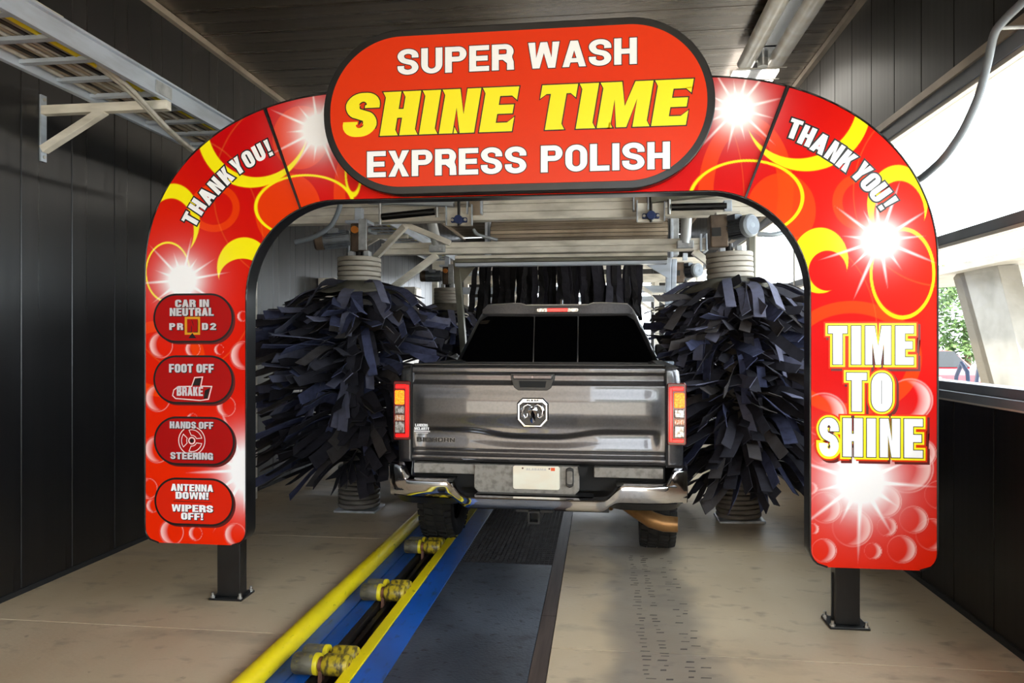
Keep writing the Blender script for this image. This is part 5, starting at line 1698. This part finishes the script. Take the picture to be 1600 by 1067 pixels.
# ================================================================ gantry that carries the brushes
gan = thing('wash_gantry', 'pale aluminium gantry spanning the tunnel above the front brushes', 'gantry', (-0.5, 7.1, 0))
for k in range(3):
    za = 2.855 + k * 0.078
    MB().box(-3.58, 1.62, 7.02, 7.16, za, za + 0.075).build('main_beam', 'alu_white', gan, bevel=0.004)
for x in (-1.30, 0.31):
    for (xa, xb) in ((x, x + .012), (x + .135, x + .147)):
        MB().box(xa, xb, 6.90, 7.01, 2.90, 3.09).build('clamp_plate', 'alu', gan)
    MB().box(x, x + .147, 6.995, 7.012, 2.90, 3.09).build('clamp_plate', 'trim_metal', gan)
for (x, s) in ((-1.50, 1), (0.35, 1)):
    MB().box(x, x + .25, 6.93, 6.99, 2.79, 2.97).build('bearing_plate', 'alu_white', gan, bevel=0.004)
    MB().box(x - .008, x + .002, 6.89, 6.93, 2.79, 2.99).build('bearing_side', 'alu', gan)
    MB().box(x + .248, x + .258, 6.89, 6.93, 2.79, 2.99).build('bearing_side', 'alu', gan)
    b = MB().prism(rrect(x + .045, x + .205, 2.815, 2.865, .012, 4), 6.90, 6.93).cyl((x + .125, 6.86, 2.842), (x + .125, 6.93, 2.842), 0.042, n=20).build('pillow_bearing', 'bearing_blue', gan, bevel=0.004)
    for dx in (.062, .190):
        MB().cyl((x + dx, 6.885, 2.84), (x + dx, 6.90, 2.84), 0.013, n=10).build('bearing_bolt', 'zinc_bolt', gan)
    MB().cyl((x + .125, 6.90, 2.78), (x + .125, 6.90, 3.12), 0.014, n=10).build('pivot_pin', 'dark_steel', gan, smooth=40)
MB().bar((-2.30, 6.90, 3.07), (-1.42, 6.90, 3.02), 0.09, 0.10).build('swing_arm', 'motor_light', gan, bevel=0.006)
MB().bar((0.47, 6.90, 3.01), (1.22, 6.90, 3.08), 0.09, 0.10).build('swing_arm', 'alu_dark', gan, bevel=0.006)
MB().cyl((-2.13, 6.84, 2.875), (-1.60, 6.84, 2.915), 0.034, n=18).build('damper', 'black_cyl', gan, smooth=40)
MB().cyl((-2.15, 6.84, 2.80), (-2.15, 6.84, 3.02), 0.014, n=10).cyl((-1.58, 6.84, 2.86), (-1.58, 6.84, 2.96), 0.014, n=10).build('damper_pin', 'zinc_bolt', gan, smooth=40)
MB().cyl((0.66, 6.84, 2.905), (1.16, 6.84, 2.905), 0.034, n=18).build('damper', 'black_cyl', gan, smooth=40)
MB().cyl((0.64, 6.84, 2.84), (0.64, 6.84, 2.98), 0.016, n=10).build('damper_pin', 'zinc_bolt', gan, smooth=40)
# second beam and its tubes
for k in range(2):
    MB().box(-2.42, 1.10, 7.74, 7.86, 2.615 + .064 * k, 2.677 + .064 * k).build('cross_beam', 'alu_white', gan, bevel=0.004)
MB().box(1.04, 1.06, 7.70, 7.74, 2.60, 2.78).build('beam_end', 'alu', gan)
MB().box(1.10, 1.12, 7.68, 7.92, 2.60, 2.78).build('beam_end', 'alu', gan)
for (p0, p1) in (((-1.86, 7.70, 3.06), (-1.775, 7.70, 2.70)), ((0.905, 7.70, 3.06), (0.885, 7.70, 2.68))):
    MB().cyl(p0, p1, 0.055, n=20).build('stand_tube', 'tube_grey', gan, smooth=40)
    MB().box(p1[0] - .085, p1[0] + .085, 7.66, 7.742, 2.63, 2.71).build('tube_clamp', 'galv', gan, bevel=0.008)
    MB().cyl((p1[0] + .04, 7.655, 2.66), (p1[0] + .04, 7.665, 2.66), 0.014, n=8).build('clamp_bolt', 'zinc_bolt', gan)
for k, mt in enumerate(('alu_white', 'alu_dark', 'alu')):
    MB().box(-1.62, 0.72, 7.90, 8.02, 2.578 - .042 * k, 2.614 - .042 * k).build('lower_rail', mt, gan, bevel=0.003)
MB().bar((-1.80, 7.80, 2.61), (-2.35, 7.80, 2.22), 0.07, 0.075, (0, 1, 0)).build('brace', 'alu_white', gan, bevel=0.004)
MB().bar((0.98, 7.80, 2.61), (1.30, 7.80, 2.36), 0.07, 0.075, (0, 1, 0)).build('brace', 'alu_white', gan, bevel=0.004)
MB().bar((-2.02, 7.30, 2.86), (-2.62, 7.62, 2.40), 0.06, 0.07, (0, 1, 0)).build('brace', 'alu_white', gan, bevel=0.004)
MB().bar((-2.10, 7.60, 2.92), (-1.62, 7.66, 2.72), 0.06, 0.09, (0, 1, 0)).build('brace', 'alu_white', gan, bevel=0.004)
# legs
MB().box(-3.68, -3.58, 7.02, 7.16, 0, 3.09).build('leg', 'alu_white', gan, bevel=0.005)
MB().box(1.455, 1.515, 7.30, 7.44, 0, 3.09).build('leg', 'alu_dark', gan, bevel=0.005)
for k, dx in enumerate((0, .062)):
    MB().bar((0.80 + dx, 8.6, 2.62), (0.74 + dx, 8.75, 0.0), 0.055, 0.10, (0, 1, 0)).build('leg', 'alu', gan, bevel=0.004)
MB().bar((-1.74, 8.6, 2.64), (-1.56, 8.75, 0.0), 0.075, 0.10, (0, 1, 0)).build('leg', 'alu_dark', gan, bevel=0.004)
MB().prism([(-1.66, 2.60), (-1.62, 2.34), (-1.40, 2.60)], 8.30, 8.33).build('gusset', 'alu_dark', gan)
MB().prism([(0.40, 2.60), (0.78, 2.36), (0.80, 2.60)], 8.30, 8.33).build('gusset', 'alu', gan)
# hoses on the motors
def soft(path, r, nm, mt, lab, n=5):
    q = []
    for j in range(len(path) - 1):
        for t in range(6):
            q.append(Vector(path[j]).lerp(Vector(path[j + 1]), t / 6))
    q.append(Vector(path[-1]))
    for _ in range(n):
        q = [q[0]] + [(q[i - 1] + q[i] * 2 + q[i + 1]) / 4 for i in range(1, len(q) - 1)] + [q[-1]]
    o = MB().tube(q, r, 10).build(nm, mt, smooth=60)
    tag(o, lab, 'hose')
    return o
soft([(-2.46, 6.62, 3.12), (-2.47, 6.60, 2.92), (-2.55, 6.58, 2.74), (-2.72, 6.56, 2.64), (-2.90, 6.56, 2.60)], 0.024, 'conduit', 'hose_grey', 'grey flexible conduit curving down to the left brush motor')
soft([(1.38, 6.56, 2.60), (1.52, 6.54, 2.585), (1.66, 6.56, 2.63), (1.74, 6.60, 2.72), (1.76, 6.64, 2.95)], 0.022, 'conduit', 'motor_light', 'pale flexible conduit curving up from the right brush motor')
soft([(-1.36, 7.62, 2.86), (-1.32, 7.62, 2.80), (-1.20, 7.64, 2.77), (-1.10, 7.66, 2.745)], 0.018, 'conduit', 'motor_light', 'short pale hose between the bearing plate and the cross beam')
MB_ = MB().box(-1.93, -1.80, 7.60, 7.70, 2.42, 2.60)

# horizontal slatted roller behind the beam
rol = thing('slat_roller', 'horizontal roller of beige metal slats behind the cross beam', 'roller', (-0.26, 8.55, 2.94))
for k in range(20):
    t = 2 * math.pi * k / 20
    cy_, cz_ = 8.55 + .145 * math.cos(t), 2.94 + .145 * math.sin(t)
    MB().bar((-1.29, cy_, cz_), (0.77, cy_, cz_), 0.040, 0.018, (0, math.cos(t), math.sin(t))).build('slat', 'trim_metal', rol, bevel=0.004)
MB().cyl((-1.30, 8.55, 2.94), (0.78, 8.55, 2.94), 0.132, n=24).build('drum', 'alu_dark', rol, smooth=40)
for x in (-1.36, 0.80):
    MB().box(x, x + .03, 8.40, 8.70, 2.62, 3.12).build('end_bracket', 'alu', rol, bevel=0.004)
MB().box(0.83, 0.90, 8.45, 8.65, 2.65, 3.15).build('end_bracket', 'galv', rol, bevel=0.004)

# black cloth curtain over the truck roof
mit = thing('cloth_curtain', 'black hanging cloth curtain above and beyond the truck roof', 'curtain', (-0.54, 9.6, 2.1))
MB().box(-1.75, 0.65, 9.45, 9.55, 2.72, 2.80).box(-1.75, 0.65, 9.85, 9.95, 2.72, 2.80).build('hanger_rail', 'alu', mit, bevel=0.004)
rg = random.Random(3)
hang = []
for k in range(8):
    m = MB()
    L_, w_, n_ = rg.uniform(.62, .86), rg.uniform(.05, .085), 6
    vs = []
    for i in range(n_ + 1):
        t = i / n_
        tw = rg.uniform(-.5, .5) * t
        ox, oy = rg.uniform(-.012, .012), rg.uniform(-.02, .02)
        cx_, sx_ = math.cos(tw) * w_ / 2 * (1 + .3 * t), math.sin(tw) * w_ / 2
        z = -L_ * t
        vs += [(ox - cx_, oy - sx_ - .004, z), (ox + cx_, oy + sx_ - .004, z), (ox + cx_, oy + sx_ + .004, z), (ox - cx_, oy - sx_ + .004, z)]
    fs = [(0, 1, 2, 3), tuple(4 * n_ + i for i in (3, 2, 1, 0))]
    for i in range(n_):
        for q in range(4):
            fs.append((4 * i + q, 4 * i + (q + 1) % 4, 4 * i + 4 + (q + 1) % 4, 4 * i + 4 + q))
    hang.append(m.add(vs, fs).mesh('cloth_strip', 'cloth_black' if k % 4 else 'cloth_dark'))
for row, y in enumerate((9.44, 9.56, 9.84)):
    for k in range(27):
        x = -1.60 + 2.10 * k / 26 + rg.uniform(-.04, .04)
        inst('cloth_strip', rg.choice(hang), mit, (x + 0.54, y - 9.6, 2.73 - 2.1 - .02 * row), (rg.uniform(-.06, .06), rg.uniform(-.12, .12), rg.uniform(-.5, .5)))

# frames further in
for (y, lab) in ((12.6, 'pale aluminium portal frame further in, behind the cloth curtain'), (15.6, 'furthest pale aluminium portal frame near the exit doorway')):
    g = thing('portal_frame', lab, 'frame', (-0.6, y, 0), group='far portal frames')
    MB().box(-3.0, 1.75, y, y + .14, 2.92, 3.10).build('beam', 'alu_white', g, bevel=0.004)
    MB().box(-3.0, 1.75, y + .3, y + .4, 2.52, 2.64).build('beam', 'alu', g, bevel=0.004)
    for x in (-3.0, -1.9, 1.15, 1.65):
        MB().box(x, x + .10, y, y + .12, 0, 2.92).build('leg', 'alu_white', g, bevel=0.004)
    for s, x in ((1, -2.9), (-1, 1.65)):
        MB().bar((x, y + .06, 2.30), (x + s * .55, y + .06, 2.90), .07, .07, (0, 1, 0)).build('brace', 'alu_white', g)
    for s, x in ((1, -1.8), (-1, 1.15)):
        MB().bar((x, y + .06, 2.30), (x + s * .45, y + .06, 2.60), .06, .06, (0, 1, 0)).build('brace', 'alu_white', g)
# white control boxes on the far left wall
for (x, y, z, sx_, sz_, lab) in ((-3.62, 9.2, 2.0, .14, .30, 'pale control box on the left wall beside the gantry brace'), (-3.62, 13.4, 1.6, .14, .9, 'tall pale cabinet on the far left wall')):
    o = thing('control_box', lab, 'control box', (x, y, z))
    MB().box(x - .13, x + .1, y, y + .45, z, z + sz_ + .2).build('case', 'alu_white', o, bevel=0.01)
    MB().box(x + .1, x + .115, y + .03, y + .42, z + .03, z + sz_ + .17).build('door', 'frame_light', o, bevel=0.004)
    MB().box(x + .115, x + .125, y + .06, y + .10, z + .2, z + .28).build('latch', 'trim_black', o)

# ================================================================ seen through the right-hand windows
mat('canopy_white', c(150, 146, 140), 0.6, noise=((2, 2, 2), c(128, 124, 117), 0.4, 0.7))
mat('canopy_edge', c(92, 82, 66), 0.6)
mat('leaf_a', c(78, 104, 52), 0.7, noise=((3, 3, 3), c(52, 78, 34), 0.4, 0.7))
mat('leaf_b', c(66, 92, 48), 0.7, noise=((3, 3, 3), c(44, 68, 32), 0.4, 0.7))
mat('bark', c(92, 76, 62), 0.9)
mat('car_red', c(150, 14, 26), 0.3, 0, 0.5, coat=0.6)
mat('vac_blue', c(52, 66, 96), 0.5)

can = thing('vacuum_canopy', 'white canopy with slanted slab column outside the right window', 'canopy', (6.0, 12.0, -0.03))
m = MB()
m.add([(5.9, 11.25, -.03), (5.9, 10.3, -.03), (5.9, 11.55, 2.80), (5.9, 12.70, 2.80), (6.2, 11.25, -.03), (6.2, 10.3, -.03), (6.2, 11.55, 2.80), (6.2, 12.70, 2.80)],
      [(0, 1, 2, 3), (7, 6, 5, 4), (0, 4, 5, 1), (1, 5, 6, 2), (2, 6, 7, 3), (3, 7, 4, 0)])
m.build('column', 'canopy_white', can, bevel=0.01)
m = MB()
m.bar((5.95, 12.74, 2.80), (5.95, 11.28, -.03), .34, .10, (1, 0, 0))
m.build('column_edge', 'canopy_edge', can)
m = MB()
m.add([(5.6, 8.0, 2.80), (5.6, 17.0, 2.72), (9.0, 17.0, 2.95), (9.0, 8.0, 3.05), (5.6, 8.0, 2.92), (5.6, 17.0, 2.84), (9.0, 17.0, 3.1), (9.0, 8.0, 3.2)],
      [(3, 2, 1, 0), (4, 5, 6, 7), (0, 1, 5, 4), (1, 2, 6, 5), (2, 3, 7, 6), (3, 0, 4, 7)])
m.build('roof', 'canopy_white', can)
vac = thing('vacuum_stand', 'blue-grey vacuum post with hoses outside the window', 'vacuum', (6.6, 14.0, -0.03))
MB().bar((6.6, 13.9, -.03), (6.6, 13.25, 2.0), .05, .05).build('post', 'vac_blue', vac)
MB().tube([(6.6, 14.4, .3), (6.6, 14.3, 1.0), (6.6, 14.1, 1.25), (6.6, 13.9, 1.1), (6.6, 13.8, .6), (6.6, 13.75, .1)], .04, 8).build('hose', 'vac_blue', vac, smooth=60)

def tree(name, lab, x, y, h, r, mt, seed):
    t = thing(name, lab, 'tree', (x, y, -0.03), group='trees outside')
    MB().tube([(x, y, -.03), (x + .05, y, h * .3), (x - .05, y + .05, h * .55)], [.14, .11, .06], 8).build('trunk', 'bark', t, smooth=60)
    g = random.Random(seed)
    m = MB()
    blobs = [(g.uniform(-.6, .6) * r, g.uniform(-.6, .6) * r, h * .62 + g.uniform(-.32, .34) * h, g.uniform(.35, .6) * r) for _ in range(12)]
    for _ in range(2600):
        bx_, by_, bz_, br_ = g.choice(blobs)
        d = Vector((g.gauss(0, 1), g.gauss(0, 1), g.gauss(0, 1))).normalized() * br_ * g.uniform(.75, 1.05)
        p = Vector((x + bx_, y + by_, bz_)) + d
        a = Vector((g.gauss(0, 1), g.gauss(0, 1), g.gauss(0, 1))).normalized()
        b = a.orthogonal().normalized()
        s = g.uniform(.07, .15)
        m.add([p - a * s, p - b * s * .5, p + a * s, p + b * s * .5], [(0, 1, 2, 3)])
    m.build('foliage', mt, t, fix=False, kind='stuff')
tree('leafy_tree', 'light green tree between canopy column and window edge', 12.7, 26.8, 3.9, 1.6, 'leaf_a', 1)
tree('leafy_tree', 'green tree right of the slanted canopy column', 16.0, 23.0, 4.6, 1.8, 'leaf_b', 2)
tree('leafy_tree', 'mid green tree furthest left through the window', 12.0, 32.0, 3.6, 2.0, 'leaf_b', 4)
# red car parked outside, its nose to the window
rc = thing('red_car', 'red car with dark windshield parked outside beyond the window', 'car', (9.3, 20.4, -0.03))
pl = [(.0, .30), (.0, .62), (.10, .78), (1.0, .92), (1.75, 1.38), (3.1, 1.42), (3.9, 1.0), (4.2, .95), (4.25, .35)]
m = MB()
vs, k = [], len(pl)
secs = [(-.86, .90, .0), (-.80, 1.0, .0), (.80, 1.0, .0), (.86, .90, .0)]
for (sx_, zz, _) in secs:
    for (py, pz) in pl:
        taper = 0.80 if pz > 1.1 else 1.0
        vs.append((9.3 + sx_ * taper, 20.0 + py, .0 + (pz if zz == 1 else pz * .97)))
fs = [(a * k + i, a * k + (i + 1) % k, (a + 1) * k + (i + 1) % k, (a + 1) * k + i) for a in range(3) for i in range(k)] + [tuple(range(k)), tuple(range(3 * k, 4 * k))[::-1]]
m.add(vs, fs)
m.build('body', 'car_red', rc, bevel=0.05)
def quad(pts, nm, mt, par, th):
    a = [Vector(p) for p in pts]
    nrm = (a[1] - a[0]).cross(a[3] - a[0]).normalized() * th
    MB().add(a + [p + nrm for p in a], [(0, 1, 2, 3), (7, 6, 5, 4), (0, 4, 5, 1), (1, 5, 6, 2), (2, 6, 7, 3), (3, 7, 4, 0)]).build(nm, mt, par)
quad([(8.56, 21.02, .93), (10.04, 21.02, .93), (9.92, 21.68, 1.36), (8.68, 21.68, 1.36)], 'windshield', 'tint_glass', rc, .02)
for s in (-1, 1):
    quad([(9.3 + s * .80, 21.2, .96), (9.3 + s * .80, 23.6, 1.0), (9.3 + s * .70, 23.0, 1.38), (9.3 + s * .70, 21.8, 1.36)], 'side_window', 'tint_glass', rc, .02 * s)
    MB().box(9.3 + s * .58 - .15, 9.3 + s * .58 + .15, 19.98, 20.06, .60, .72).build('head_lamp', 'lamp_clear', rc, bevel=.02)
    for yy in (20.8, 23.4):
        MB().cyl((9.3 + s * .66, yy, .30), (9.3 + s * .88, yy, .30), .33, n=24).build('wheel', 'rubber', rc, smooth=40)
MB().box(8.9, 9.7, 19.98, 20.04, .36, .50).build('grille', 'black_matte', rc)
